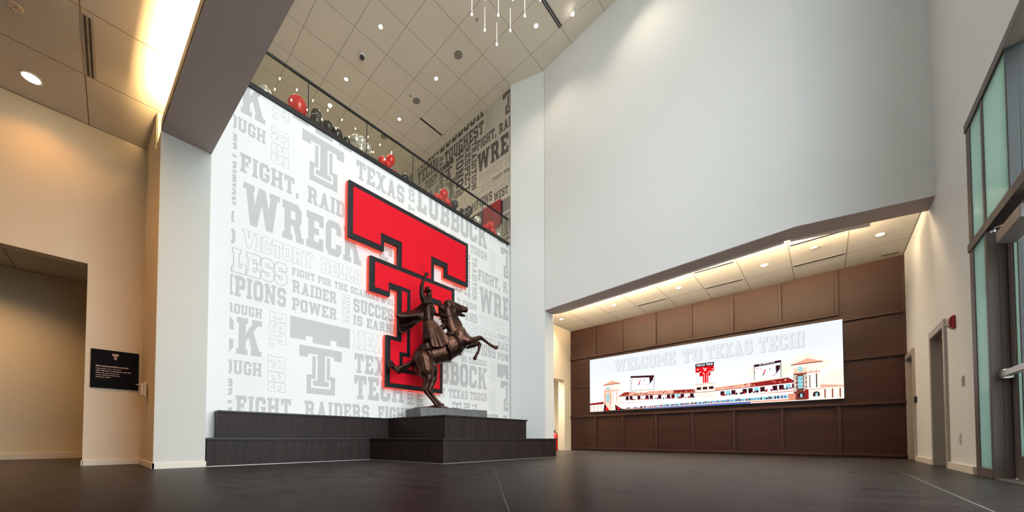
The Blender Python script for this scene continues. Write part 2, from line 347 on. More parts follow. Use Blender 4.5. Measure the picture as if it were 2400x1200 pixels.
    if ch == 'U': return 8.6, [_c(.75, 0, 3.2, Bt, 'bl'), _c(5.4, 0, 7.85, Bt, 'br'), _r(.75, 2, 3.2, 10), _r(5.4, 2, 7.85, 10), _r(3.1, 0, 5.5, Bt), _r(0, 8.5, 3.95, 10), _r(4.65, 8.5, 8.6, 10)]
    if ch == 'V': return 9, [[(.8, 10), (3.3, 10), (5.7, 0), (3.3, 0)], [(8.2, 10), (5.7, 10), (3.3, 0), (5.7, 0)], _r(0, 8.5, 4, 10), _r(5, 8.5, 9, 10)]
    if ch == 'W': return 13, [[(.7, 10), (3.2, 10), (4.9, 0), (2.5, 0)], [(5.3, 10), (7.6, 10), (4.9, 0), (2.5, 0)], [(5.4, 10), (7.7, 10), (10.5, 0), (8.1, 0)], [(12.3, 10), (9.8, 10), (8.1, 0), (10.5, 0)], _r(0, 8.5, 3.9, 10), _r(9.1, 8.5, 13, 10)]
    if ch == 'X': return 9, [[(.8, 0), (3.4, 0), (8.2, 10), (5.6, 10)], [(8.2, 0), (5.6, 0), (.8, 10), (3.4, 10)], _r(0, 0, 3.9, 1.5), _r(5.1, 0, 9, 1.5), _r(0, 8.5, 3.9, 10), _r(5.1, 8.5, 9, 10)]
    if ch == 'Y': return 9, [_r(3.25, 0, 5.75, 5), [(.7, 10), (3.4, 10), (5.75, 4.5), (3.25, 4.5)], [(8.3, 10), (5.6, 10), (3.25, 4.5), (5.75, 4.5)], _r(2.5, 0, 6.5, 1.5), _r(0, 8.5, 3.9, 10), _r(5.1, 8.5, 9, 10)]
    if ch == '1': return 4.4, [_r(1, 0, 3.4, 10), _r(0, 0, 4.4, 1.6), _r(0, 8.2, 2, 10)]
    if ch == '2': return w, [_c(0, 10 - Bt, St, 10, 'tl'), _c(w - St, 10 - Bt, w, 10, 'tr'), _r(St - .1, 10 - Bt, w - St + .1, 10), _r(0, 6.5, St, 8), _r(w - St, 5.6, w, 8), _c(w - St, 4, w, 6, 'br', 1.3), _r(St - .1, 4, w - St + .1, 6), _c(0, 4, St, 6, 'tl', 1.3), _r(0, 0, St, 4.2), _r(0, 0, w, Bt), _r(w - 2, 0, w, 3)]
    if ch == '5': return w, [_r(0, 10 - Bt, w, 10), _r(w - 2, 7, w, 9), _r(0, 4, St, 10), _r(0, 4, w - St, 6), _c(w - St, 4, w, 6, 'tr', 1.3), _r(w - St, 2, w, 4.4), _c(w - St, 0, w, Bt, 'br'), _r(St - .1, 0, w - St + .1, Bt), _c(0, 0, St, Bt, 'bl'), _r(0, 2, St, 3.3)]
    if ch == '9': return w, _ring(w, 4, 10) + _ring(w)[:2] + [_r(0, 6, St, 8), _r(w - St, 2, w, 8), _r(St - .1, 4, w - St + .1, 6), _r(St - .1, 8, w - St + .1, 10), _r(St - .1, 0, w - St + .1, Bt), _r(0, 2, St, 3.2)]
    if ch == '.': return 2.4, [_r(0, 0, 2.4, 2.2)]
    if ch == ',': return 2.6, [_r(.2, 0, 2.6, 2.2), [(.2, -1.4), (1.2, -1.4), (2.6, 0), (.6, 0)]]
    if ch == "'": return 2.4, [[(.6, 6.4), (1.8, 6.4), (2.4, 10), (0, 10)]]
    if ch == '!': return 2.8, [_r(.1, 0, 2.7, 2.1), [(.6, 3), (2.2, 3), (2.8, 10), (0, 10)]]
    if ch == '-': return 4, [_r(.4, 4, 3.6, 6)]
    if ch == '&': return 8, [_r(1, 7.9, 5.4, 10), _r(.8, 5.5, 3, 9), _r(3.8, 5.5, 5.8, 9), _r(.2, 0, 2.5, 5), _r(.2, 0, 6, 2), _r(1, 4.4, 5, 6.2), [(2.2, 6), (4.4, 6), (8, 0), (5.4, 0)], [(4.6, 1), (6, 0), (7.8, 4.4), (6, 4.4)]]
    return 3.6, []
def text_polys(txt, gap=1.0):
    x = 0.; out = []
    for ch in txt:
        w, ps = glyph(ch)
        for p in ps: out.append([(a + x, b) for a, b in p])
        x += w + gap
    return out, x - gap
def place(txt, a0, a1, b0, b1, mode='h'):
    """polygons of txt fitted to the box: a = along the wall, b = height"""
    ps, w = text_polys(txt)
    if mode == 'h': f = lambda x, y: (a0 + (a1 - a0) * x / w, b0 + (b1 - b0) * y / 10)
    elif mode == 'cw': f = lambda x, y: (a0 + (a1 - a0) * y / 10, b1 - (b1 - b0) * x / w)
    else: f = lambda x, y: (a1 - (a1 - a0) * y / 10, b0 + (b1 - b0) * x / w)
    return [[f(*q) for q in p] for p in ps]
def area(p): return sum(p[i][0] * p[(i + 1) % len(p)][1] - p[(i + 1) % len(p)][0] * p[i][1] for i in range(len(p))) / 2
def grow(p, d):
    if area(p) < 0: p = p[::-1]
    n = len(p); L = []
    for i in range(n):
        (x0, y0), (x1, y1) = p[i], p[(i + 1) % n]; dx, dy = x1 - x0, y1 - y0; q = math.hypot(dx, dy) or 1e-9
        L.append((x0 + dy / q * d, y0 - dx / q * d, dx / q, dy / q))
    out = []
    for i in range(n):
        x0, y0, ax, ay = L[i - 1]; x1, y1, bx, by = L[i]; det = ax * by - ay * bx
        if abs(det) < 1e-6: out.append((x1, y1)); continue
        t = ((x1 - x0) * by - (y1 - y0) * bx) / det; t_ = (x0 + ax * t, y0 + ay * t); out.append(t_)
    return out
def clip(p, a0, a1, b0, b1):
    for ax, lim, sg in ((0, a0, 1), (0, a1, -1), (1, b0, 1), (1, b1, -1)):
        out = []
        for i in range(len(p)):
            P, Q = p[i], p[(i + 1) % len(p)]; dp, dq = sg * (P[ax] - lim), sg * (Q[ax] - lim)
            if dp >= 0: out.append(P)
            if dp * dq < 0: t = dp / (dp - dq); out.append((P[0] + (Q[0] - P[0]) * t, P[1] + (Q[1] - P[1]) * t))
        p = out
        if len(p) < 3: return None
    return p if abs(area(p)) > 1e-6 else None

# the double-T emblem, in the sign's own metres (x 3.92..7.99, z 1.84..6.78)
EM_UP = [_r(4.03, 5.83, 7.85, 6.66), _r(4.03, 5.5, 4.81, 5.84), _r(7.1, 5.5, 7.85, 5.84), _r(5.45, 5.15, 6.45, 5.84)]
EM_IN = [_r(4.64, 4.61, 7.27, 5.02), _r(4.64, 4.36, 5.04, 4.62), _r(6.87, 4.36, 7.27, 4.62), _r(5.74, 2.4, 6.17, 4.62), _r(5.50, 2.38, 6.41, 2.72)]
EM_OUT = [_r(5.46, 2.94, 5.63, 4.5), _r(6.28, 2.94, 6.45, 4.5), _r(5.12, 2.94, 5.63, 3.10), _r(6.28, 2.94, 6.80, 3.10), _r(5.12, 1.95, 5.39, 2.95), _r(6.52, 1.95, 6.80, 2.95), _r(5.12, 1.95, 6.80, 2.27), _r(5.38, 2.83, 5.63, 2.95), _r(6.28, 2.83, 6.53, 2.95)]
IC_UP = [_r(3.92, 5.67, 7.99, 6.78), _r(3.92, 5.36, 4.9, 5.68), _r(7.0, 5.36, 7.99, 5.68), _r(5.35, 5.26, 6.56, 5.68)]
IC_IN = [_r(4.51, 4.52, 7.4, 5.02), _r(4.51, 4.26, 5.06, 4.53), _r(6.85, 4.26, 7.4, 4.53), _r(5.70, 2.4, 6.21, 4.53), _r(5.42, 2.40, 6.49, 2.76)]
IC_OUT = [_r(5.35, 2.9, 5.58, 4.4), _r(6.33, 2.9, 6.56, 4.4), _r(5.0, 2.86, 5.58, 3.12), _r(6.33, 2.86, 6.93, 3.12), _r(5.0, 1.84, 5.29, 2.9), _r(6.62, 1.84, 6.93, 2.9), _r(5.0, 1.84, 6.93, 2.25)]
def emblem(u0, z0, s):
    return [[(u0 + (x - 3.92) * s, z0 + (z - 1.84) * s) for x, z in P] for P in IC_UP + IC_IN + IC_OUT]

# ================================================================== THE SETTING
LX = -8.0                                                    # rear end of the lobby, far behind the camera
struct(MB().box(LX - .2, -1.9, -.2, 16.5, 18, 0).build('floor', M['floor']))
struct(MB().box(1.0, -1.6, 13.76, 12, 18, 13.9).build('ceiling', M['tile']))
# mural wall with the balcony slab behind it
wm = struct(MB().box(.9, 8.25, 0, 10.5, 8.55, 7.72).build('wall_mural', M['mural']))
struct(MB().box(.9, 8.30, 7.5, 10.5, 17.8, 7.80).box(1.32, 8.445, 7.8, 10.15, 9.3, 7.97).build('floor_balcony', M['concrete']))  # unseen floor made pale to bounce light up to the ceiling
struct(MB().box(LX, 17.6, 0, 16.2, 17.8, 13.9).build('wall_far', M['upwall']))
# upper wall with the dark lettering (runs back from the angled pier)
wu = struct(MB().plan([(10.30, 8.16), (10.7, 8.16), (10.7, 17.7), (10.30, 17.7)], 7.8, 13.78).build('wall_upper', M['upwall']))
# angled white pier between mural and header
struct(MB().plan([(10.29, 8.14), (10.72, 6.95), (11.27, 6.94), (11.27, 8.5), (10.33, 8.5), (10.33, 8.15)], 0, 13.78).build('wall_pier', M['white']))
# white folded header wall over the video-wall niche
struct(MB().plan([(10.70, 6.93), (10.20, .37), (10.72, -1.52), (11.33, -1.52), (10.78, .54), (11.27, 6.92)], 5.04, 13.78).build('wall_header', M['white']))
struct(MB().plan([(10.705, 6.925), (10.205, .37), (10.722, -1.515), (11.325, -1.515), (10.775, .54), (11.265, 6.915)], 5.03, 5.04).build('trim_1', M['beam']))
# niche
struct(MB().box(10.9, -1.6, 5.30, 14.6, 8.1, 5.5).build('ceiling_niche', M['tileN']))
ww = struct(MB().box(14.4, -1.6, 0, 14.7, 8.1, 5.4).build('wall_wood', M['wood']))
wl = MB().box(11.2, 8.0, 0, 12.6, 8.3, 5.4).box(13.86, 8.0, 0, 14.5, 8.3, 5.4).box(12.6, 8.0, 3.05, 13.86, 8.3, 5.4)
struct(wl.build('wall_niche', M['warm']))
struct(MB().box(11.2, 9.9, 0, 16.4, 10.1, 4).box(16.2, 8.2, 0, 16.4, 10, 4).box(11.2, 8.3, 3.6, 16.4, 10, 3.8).build('wall_passage', M['warm']))
# wood wall battens (part of the panelled wall)
bt = MB()
for y in (6.85, 5.72, 4.48, 3.29, 2.11, .92, -.29):
    bt.box(14.345, y - .04, 4.06, 14.41, y + .04, 5.27)
    bt.box(14.345, y - .04, .10, 14.41, y + .04, 1.44)
for z0, z1, ya, yb in ((3.98, 4.06, -.33, 8.0), (1.43, 1.51, -1.52, 8.0), (.05, .12, -1.52, 8.0)):
    bt.box(14.335, ya, z0, 14.41, yb, z1)
for z in (3.79, 2.68): bt.box(14.34, -1.52, z, 14.41, -.42, z + .075)
for z in (2.72,): bt.box(14.37, 7.10, z, 14.41, 8.0, z + .045)
bt.box(14.36, -1.53, 0, 14.41, -1.47, 5.28)
bt.build('panel_batten', M['batten'], ww, bevel=.008)
struct(MB().box(14.37, -1.52, 0, 14.42, 8.0, .07).build('baseboard_wood', M['batten']))
# left part: low ceiling, wall, return, corridor
struct(MB().box(LX, -1.6, 6.15, .80, 9.4, 6.35).build('ceiling_left', M['tileL']))
lw = MB().box(-.385, 9.33, 0, .5, 9.53, 6.3).box(LX, 9.33, 3.63, -.385, 9.53, 6.3).box(LX, 9.33, 0, -5.5, 9.53, 3.7)
struct(lw.build('wall_left', M['warm']))
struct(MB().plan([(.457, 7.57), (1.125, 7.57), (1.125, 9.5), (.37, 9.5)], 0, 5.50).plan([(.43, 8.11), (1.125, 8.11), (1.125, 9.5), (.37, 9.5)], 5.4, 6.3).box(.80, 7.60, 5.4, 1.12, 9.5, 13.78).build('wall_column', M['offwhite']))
struct(MB().plan([(.362, 9.34), (.452, 7.575), (.46, 7.575), (.40, 9.34)], 0, 5.50).plan([(.362, 9.34), (.425, 8.11), (.44, 8.11), (.40, 9.34)], 5.4, 6.15).build('wall_return', M['warm']))
struct(MB().box(LX, 13.1, 0, 1.2, 13.3, 4.5).box(.9, 9.5, 0, 1.1, 13.2, 4.5).build('wall_corridor', M['warm']))
struct(MB().box(LX, 9.5, 4.38, 1.1, 13.2, 4.5).build('ceiling_corridor', M['tileL']))
# skewed beam with its light cove and the wall above it
def bx(y, off): return .455 + .072 * (7.58 - y) + off
beam = MB()
ya, yb = 7.58, -1.55
def strip(o0, o1, z0, z1): beam.plan([(bx(ya, o0), ya), (bx(ya, o1), ya), (bx(yb, o1), yb), (bx(yb, o0), yb)], z0, z1)
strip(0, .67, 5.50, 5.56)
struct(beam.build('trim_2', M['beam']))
beam = MB(); strip(0, .03, 5.505, 5.70); struct(beam.build('trim_3', M['trimw']))
beam = MB(); strip(.42, .69, 5.56, 13.78); struct(beam.build('wall_beam', M['white']))
beam = MB(); strip(.05, .40, 5.56, 5.57); lip = beam
cv = thing('cove_light', (bx(0, .2), 0, 5.57), 'long warm light strip hidden in the cove on top of the beam', 'light strip')
beam = MB(); strip(.06, .13, 5.575, 5.60); beam.build('light_strip', M['cove'], cv)
# right-hand facade: wall with doors, tall glazed opening ending short of the camera
DX0, DX1, DZ = 10.28, 11.38, 2.50
EX0, EX1, EZ = 13.38, 14.36, 2.56
rw = MB()
rw.box(8.69, -1.82, 0, DX0, -1.52, 13.78).box(DX0, -1.82, DZ, DX1, -1.52, 13.78).box(DX1, -1.82, 0, EX0, -1.52, 13.78).box(EX0, -1.82, EZ, EX1, -1.52, 13.78).box(EX1, -1.82, 0, 14.6, -1.52, 13.78)
rw.box(LX, -1.82, 5.06, 8.69, -1.52, 5.9).box(LX, -1.82, 0, .4, -1.52, 5.1)  # unseen end walled up to keep daylight off the left wall
rw.box(LX, -1.82, 5.9, 1.7, -1.52, 13.78).box(6.3, -1.82, 5.9, 8.69, -1.52, 13.78).box(1.7, -1.82, 12.3, 6.3, -1.52, 13.78)  # leaves an unseen high opening, added to brighten header and mural
struct(rw.build('wall_right', M['white']))
struct(MB().box(.85, 9.5, 4.4, 1.12, 17.7, 13.9).build('wall_balcony', M['upwall']))
struct(MB().box(LX - .2, -1.8, 0, LX, 18, 13.9).build('wall_rear', M['white']))
struct(MB().box(LX, 8.2, 6.3, 1.15, 8.4, 13.8).build('wall_over', M['white']))
struct(MB().box(-7.0, -3, 13.76, 1.2, 8.4, 13.9).build('ceiling_rear', M['white']))
# baseboards
bb = MB().box(-.385, 9.305, 0, .40, 9.34, .10).box(-.40, 9.305, 0, -.37, 9.53, .10)
struct(bb.build('baseboard_left', M['trimw'], bevel=.004))
struct(MB().plan([(.345, 9.31), (.437, 7.55), (.47, 7.55), (.40, 9.31)], 0, .10).box(.437, 7.55, 0, 1.14, 7.60, .10).build('baseboard_column', M['trimw'], bevel=.004))
struct(MB().box(-6, 13.06, 0, .9, 13.11, .13).build('baseboard_corridor', M['trimw']))
struct(MB().box(8.70, -1.53, 0, 10.18, -1.485, .115).box(11.48, -1.53, 0, 13.28, -1.485, .115).build('baseboard_right', M['trimw'], bevel=.004))
struct(MB().box(13.86, 7.97, 0, 14.38, 8.01, .10).build('baseboard_niche', M['trimw']))
# the two inner doors
for k, (x0, x1, z, nm) in enumerate(((DX0, DX1, DZ, 'door_1'), (EX0, EX1, EZ, 'door_2'))):
    d = MB().box(x0 - .10, -1.53, 0, x0 + .02, -1.485, z - .02).box(x1 - .02, -1.53, 0, x1 + .06, -1.485, z - .02).box(x0 - .1, -1.53, z - .02, x1 + .06, -1.485, z + .10)
    d.box(x0 + .001, -1.80, 0, x0 + .03, -1.49, z - .03).box(x1 - .03, -1.80, 0, x1 - .001, -1.49, z - .03).box(x0 + .002, -1.80, z - .03, x1 - .002, -1.489, z - .001).box(x0 + .02, -1.66, 0, x0 + .05, -1.60, z - .05).box(x1 - .05, -1.66, 0, x1 - .02, -1.60, z - .05).box(x0 + .02, -1.66, z - .05, x1 - .02, -1.60, z - .02)
    o = struct(d.build(nm, M['dframe'], bevel=.004))
    lf = MB().box(x0 + .05, -1.72, .01, x1 - .05, -1.67, z - .05).build('door_leaf', M['greydoor'], o, bevel=.003)
    hd = MB().tube([(x0 + .14, -1.67, 1.02), (x0 + .14, -1.61, 1.02), (x0 + .26, -1.61, 1.02)], .011).lathe([(.03, 0), (.03, .012)], (x0 + .14, -1.672, 1.02), axis='Y')
    hd.build('door_handle', M['alu'], lf, smooth=False)
# glazed facade
fr = MB()
def mull(x, w, z0, z1, y0=-1.66, y1=-1.50): fr.box(x - w / 2, y0, z0, x + w / 2, y1, z1)
for x, w in ((8.60, .18), (7.98, .08), (5.6, .08)): mull(x, w, 0, 5.0, -1.66, -1.515)
fr.box(5.6, -1.66, 4.95, 8.69, -1.50, 5.07).box(5.6, -1.66, 3.19, 8.69, -1.50, 3.31).box(8.0, -1.66, 0, 8.66, -1.51, .12)
fr.box(7.925, -1.665, 0, 7.945, -1.60, 3.2).box(5.64, -1.72, 0, 5.68, -1.60, 3.2)
for x in (3.2, .8): mull(x, .08, 0, 5.0)
fr.box(.4, -1.66, 4.95, 5.6, -1.50, 5.07).box(.4, -1.66, 0, 5.6, -1.50, .08)
for x in (3.2, 4.8): mull(x, .08, 5.9, 12.3)  # mullions of the added high opening
wf = struct(fr.build('window_1', M['frame'], bevel=.006))
MB().box(7.09, -1.68, 3.31, 7.14, -1.52, 4.95).box(7.918, -1.70, .02, 7.926, -1.655, 3.18).build('window_gasket', M['darkframe'], wf)
MB().box(8.02, -1.535, .12, 8.51, -1.525, 3.19).box(8.02, -1.535, 3.31, 8.51, -1.525, 4.95).box(7.14, -1.535, 3.31, 7.94, -1.525, 4.95).build('window_pane', M['mint'], wf)['label'] = 'green tinted side panes beside the entrance door'
MB().box(5.64, -1.62, 3.31, 7.09, -1.61, 4.95).build('window_pane', M['glass'], wf)['label'] = 'clear pane over the entrance door'
# entrance door leaf
d3 = struct(MB().box(7.76, -1.72, .02, 7.915, -1.66, 3.17).box(5.70, -1.72, .02, 5.82, -1.66, 3.17).box(5.82, -1.72, .02, 7.76, -1.66, .30).box(5.82, -1.72, 3.05, 7.76, -1.66, 3.17).build('door_3', M['frame'], bevel=.005))
MB().box(5.82, -1.695, .30, 7.60, -1.685, 3.05).build('door_glass', M['glass'], d3)
MB().box(7.64, -1.70, .30, 7.755, -1.672, 3.05).build('glass_edge', M['mint'], d3)
MB().box(7.60, -1.71, .30, 7.64, -1.668, 3.05).build('door_gasket', M['darkframe'], d3)
pb = MB().box(5.80, -1.62, 1.28, 8.00, -1.57, 1.36).box(7.80, -1.66, 1.26, 7.90, -1.575, 1.38).box(5.80, -1.66, 1.26, 5.9, -1.575, 1.38)
pb.build('push_bar', M['alu'], d3, bevel=.006)
cl = MB().prism([(-1.66, 2.86), (-1.52, 2.90), (-1.52, 3.04), (-1.66, 3.06)], lambda p, t: (t, p[0], p[1]), 6.85, 7.60).build('door_closer', M['closer'], d3, bevel=.006)
MB().tube([(7.45, -1.60, 3.08), (7.72, -1.54, 3.14), (7.80, -1.54, 3.13)], .008).tube([(7.45, -1.60, 3.08), (7.1, -1.60, 3.16)], .008).lathe([(.02, 0), (.02, .05)], (7.45, -1.6, 3.05)).lathe([(.022, 0), (.022, .03)], (7.80, -1.54, 3.11)).build('closer_arm', M['alu'], cl)
MB().box(5.64, -1.80, 0, 7.96, -1.52, .015).build('threshold', M['alu'], d3)
# outside: brick wing and paving
struct(MB().box(10.6, -9, -.2, 11.2, -1.85, 9).build('wall_brick', M['brick']))
struct(MB().box(-30, -40, -.3, 40, -1.9, -.05).build('ground_paving', M['concrete']))

# ------------------------------------------------------------------ printed lettering on the mural wall
def print_mesh(name, parent, items, to3, box, mats):
    """items: (polys, style, weight).  solid = one layer, line = grown grey layer under a wall-coloured layer"""
    mb = MB(); n = 0
    for polys, style, w in items:
        layers = [(polys, 0, 0)] if style == 's' else [([grow(p, w) for p in polys], 0, 0), (polys, 1, .0009)]
        if style == 'g': layers = [(polys, 2, 0)]
        for ps, mi, dz in layers:
            for q in ps:
                c = clip(q, *box)
                if c:
                    if area(c) < 0: c = c[::-1]
                    n += 1; mb.face([to3(a, b, .0006 + dz + (n % 24) * .00002) for a, b in c], mi)
    return mb.build(name, mats, parent, fixn=False)
TU, TZ = 6.96, 4.92
tile = [('FIGHT,', 1.70, 2.83, 5.88, 6.27, 'h', 's'), ('RAIDERS', 3.02, 4.62, 5.88, 6.27, 'h', 's'), ('FIGHT!', 4.87, 6.02, 5.88, 6.27, 'h', 's'),
        ("WRECK", 1.76, 4.36, 4.86, 5.70, 'h', 's'), ("'EM", 4.62, 6.0, 4.86, 5.70, 'h', 's'),
        ('VICTORY', 1.77, 3.16, 4.38, 4.72, 'h', 'l'), ('BELLS', 3.35, 4.36, 4.38, 4.72, 'h', 'l'), ('RING', 4.54, 5.4, 4.38, 4.72, 'h', 'l'),
        ('FEARLESS', .48, 2.60, 3.81, 4.27, 'h', 'L'), ('FIGHT FOR THE', 2.71, 4.00, 4.10, 4.27, 'h', 's'), ('SCARLET & BLACK', 4.08, 5.72, 4.10, 4.27, 'h', 's'),
        ('CHAMPIONS', .66, 2.60, 3.33, 3.75, 'h', 's'), ('RAIDER', 2.72, 3.73, 3.72, 4.0, 'h', 's'), ('POWER', 2.72, 3.74, 3.33, 3.61, 'h', 's'),
        ('UNITE', 3.88, 4.05, 3.33, 4.02, 'cw', 'l'), ('SUCCESS', 4.16, 5.5, 3.65, 4.0, 'h', 's'), ('IS EARNED', 4.16, 5.62, 3.33, 3.58, 'h', 's'),
        ('NS', .92, 1.16, 2.98, 3.18, 'h', 's'), ('THROUGH', 1.24, 2.14, 2.98, 3.18, 'h', 's'), ('LUBBOCK', -.87, 2.14, 2.18, 2.92, 'h', 's'),
        ('WEST', -.42, .22, 1.77, 2.05, 'h', 's'), ('TEXAS TOUGH', .38, 2.15, 1.77, 2.05, 'h', 's'),
        ('EST.', 2.29, 2.60, 2.44, 3.19, 'cw', 'l'), ('1925', 2.27, 2.60, 1.49, 2.25, 'cw', 'l'),
        ('HEART', 4.17, 5.62, 2.75, 3.19, 'h', 'l'), ('TEXAS', 4.20, 5.64, 2.14, 2.63, 'h', 's'), ('TECH', 4.20, 5.67, 1.48, 2.08, 'h', 'b'),
        ('MOST COMPETITIVE', 5.79, 5.99, 1.44, 4.3, 'ccw', 's'), ('HARDEST-WORKING', 6.13, 6.34, -.1, 1.97, 'cw', 's'),
        ('HONOR', 7.49 - TU, 7.89 - TU, .25, 1.67, 'cw', 's'), ('RESPECT', 8.0 - TU, 8.27 - TU, .22, 1.67, 'cw', 's'), ('TRADITION', 8.38 - TU, 8.60 - TU, .22, 1.67, 'cw', 's'),
        ('D FROM', .72, 1.62, 4.79, 5.01, 'h', 's'), ('AND', 1.07, 1.64, 4.36, 4.66, 'h', 's')]
items = []
for du in (-TU, 0, TU):
    for dz in (-TZ, 0, TZ):
        for txt, a0, a1, b0, b1, md, st in tile:
            if a1 + du < 1.5 or a0 + du > 10.5 or b1 + dz < .9 or b0 + dz > 7.8: continue
            if st == 'b' and dz > 0: continue
            ps = place(txt, a0 + du, a1 + du, b0 + dz, b1 + dz, md)
            items.append((ps, 's' if st in 'sb' else 'l', .009 if st == 'l' else .017))
        items.append((emblem(2.69 + du, 1.51 + dz, .3405), 's', 0))
        items.append((emblem(7.05 + du, .52 + dz, .12), 's', 0))
lm = print_mesh('mural_lettering', wm, items, lambda a, b, d: (a, 8.25 - d, b), (1.57, 10.28, .95, 7.70), [M['letter'], M['mural']])
lm['label'] = 'grey printed words and emblems on the white mural wall'
# dark lettering on the upper wall: along-wall coordinate a = -y
def D(txt, y0, y1, z0, z1, md='h', st='s', w=.014): return (place(txt, -y0, -y1, z0, z1, md), st, w)
UK = 10.30 / 10.18
up = [D('FIGHT,', 9.78, 8.76, 12.26, 12.66), D('RAIDERS', 8.61, 7.2, 12.23, 12.62), D("WRECK", 9.76, 7.2, 11.30, 12.08), D('VICTORY', 9.70, 8.44, 10.85, 11.16, 'h', 'l', .008), D('BELLS', 8.30, 7.4, 10.85, 11.16, 'h', 'l', .008),
      D('FIGHT FOR', 8.91, 8.10, 10.54, 10.68), D('FEARLESS', 10.86, 8.95, 10.32, 10.74, 'h', 'l', .009), D('RAIDER', 8.89, 7.75, 10.11, 10.48, 'h', 'l', .009), D('CHAMPIONS', 10.70, 8.96, 9.84, 10.22),
      D('WEST', 8.87, 8.17, 9.72, 10.04), D('TOUGHEST', 11.77, 9.41, 12.82, 13.36), D('LUBBOCK', 12.08, 9.41, 13.50, 14.2), D('1925', 9.30, 8.99, 12.78, 13.7, 'cw', 'l', .008),
      D('HONOR', 11.03, 10.56, 10.85, 12.87, 'cw'), D('RESPECT', 10.48, 10.15, 10.88, 12.79, 'cw'), D('TRADITION', 10.08, 9.80, 10.74, 12.79, 'cw'),
      D('HARDEST-WORKING', 12.12, 11.86, 10.2, 13.3, 'cw'), D('MOST', 12.42, 12.18, 12.85, 13.45, 'ccw'), D('T', 12.42, 12.18, 13.55, 13.76, 'cw'), D('TEXAS', 13.81, 12.47, 13.56, 14.0), D('TECH', 13.75, 12.44, 12.86, 13.48), D('FIGHT!', 13.17, 12.26, 12.28, 12.75), D('IS', 13.8, 13.5, 12.3, 12.75),
      D("WIN", 15.6, 14.2, 12.9, 13.7)]
up += [([[(a, b) for a, b in p] for p in place("'EM", -13.6, -12.16, 11.2, 12.12)], 'g', 0), (emblem(-11.86, 11.98, .17), 's', 0), (emblem(-8.60, 12.78, .28), 's', 0), (emblem(-8.95, 7.95, .33), 'g', 0), (place('X', -11.7, -10.9, 10.9, 11.9), 'g', 0)]
up = [([[(a * UK, b) for a, b in p] for p in ps], st, w) for ps, st, w in up]
lu = print_mesh('upper_lettering', wu, up, lambda a, b, d: (10.30 - d, -a, b), (-17.5, -8.17, 7.85, 13.74), [M['upletter'], M['upwall'], M['upgrey']])
lu['label'] = 'dark printed words on the upper balcony wall'

# ================================================================== THE THINGS
# ------------------------------------------------------------------ tiered timber platform
t = thing('tiered_platform', (6.4, 7, 0), 'dark stained oak stepped platform running along the mural wall', 'platform')
def tier(name, poly, z0, z1, m=M['bench'], nose=.03):
    o = MB().plan(poly, z0, z1 - .035).build(name, m, t, bevel=.003)
    cx = sum(p[0] for p in poly) / len(poly); cy = sum(p[1] for p in poly) / len(poly)
    tr = MB().plan([(p[0] + (nose if p[0] > cx else -nose), p[1] + (nose if p[1] > cy else -nose)) for p in poly], z1 - .035, z1)
    tr.build('tread', M['benchtop'], o, bevel=.004)
    return o
def tier4(name, x0, x1, y0, y1, z0, z1):
    o = MB().box(x0, y0, z0, x1, y1, z1 - .035).build(name, M['bench'], t, bevel=.003)
    MB().box(x0 - .01, y0 - .025, z1 - .035, x1 + .01, y1, z1).build('tread', M['benchtop'], o, bevel=.004)
    return o
tier4('lower_step', 1.137, 4.28, 7.57, 8.24, .012, .505)
tier4('upper_step', 1.36, 5.02, 7.92, 8.24, .505, 1.015)
lo = MB().plan([(4.565, 5.29), (8.67, 5.27), (8.67, 8.24), (4.26, 8.24), (4.27, 7.54)], .012, .47).build('lower_plinth', M['bench'], t, bevel=.003)
MB().plan([(4.54, 5.265), (8.71, 5.245), (8.71, 8.24), (4.24, 8.24), (4.245, 7.53)], .47, .505).build('tread', M['benchtop'], lo, bevel=.004)
up_ = MB().plan([(5.12, 5.87), (8.08, 5.85), (8.08, 8.24), (4.98, 8.24), (4.985, 7.9)], .505, .985).build('upper_plinth', M['bench'], t, bevel=.003)
MB().plan([(5.095, 5.845), (8.12, 5.825), (8.12, 8.24), (4.955, 8.24), (4.96, 7.88)], .985, 1.02).build('tread', M['benchtop'], up_, bevel=.004)
tier4('upper_step', 8.08, 10.26, 7.50, 8.24, .505, 1.0)
k = MB().box(1.15, 7.56, 0, 4.27, 7.575, .012).plan([(4.56, 5.28), (8.68, 5.26), (8.68, 5.275), (4.56, 5.295)], 0, .012).plan([(4.55, 5.285), (4.565, 5.285), (4.275, 7.56), (4.26, 7.56)], 0, .012)
k.build('base_strip', M['kick'], t)
# panel joints of the cladding
for x, y, z0, z1 in ((2.64, 7.567, .02, .46), (6.55, 5.274, .02, .46), (7.75, 5.27, .02, .46), (6.95, 5.852, .51, .98), (2.7, 7.916, .51, .97)):
    MB().box(x - .003, y, z0, x + .003, y + .006, z1).build('panel_joint', M['darkframe'], t)

# ------------------------------------------------------------------ stone slab and bronze statue
A0 = math.radians(-14)
def slabp(l, w): return (5.30 + l * math.cos(A0) - w * math.sin(A0), 7.00 + l * math.sin(A0) + w * math.cos(A0))
sl = MB().plan([slabp(0, 0), slabp(1.97, 0), slabp(1.97, .98), slabp(0, .98)], 1.02, 1.27).build('stone_slab', M['slab'], bevel=.008)
recentre(sl, (6.37, 7.24, 1.02)); tag(sl, 'grey stone slab carrying the bronze statue on the dark platform', 'stone slab')
SA = math.radians(-20); SO = Vector((6.19, 7.36, 1.40)); K = .01154 / 3.159
def sp(cx, cy, d=0.):
    x = ((cx - 460) * K + .42 * d) / .906; z = (1100 - cy) * K
    f = 1 + (.4226 * x + .905 * d * .5) / 9.57          # the horse stands turned, its head further off than its tail
    x *= f; z = (z + .9) * f - .9
    return (SO.x + x * math.cos(SA) - d * math.sin(SA), SO.y + x * math.sin(SA) + d * math.cos(SA), SO.z + z)
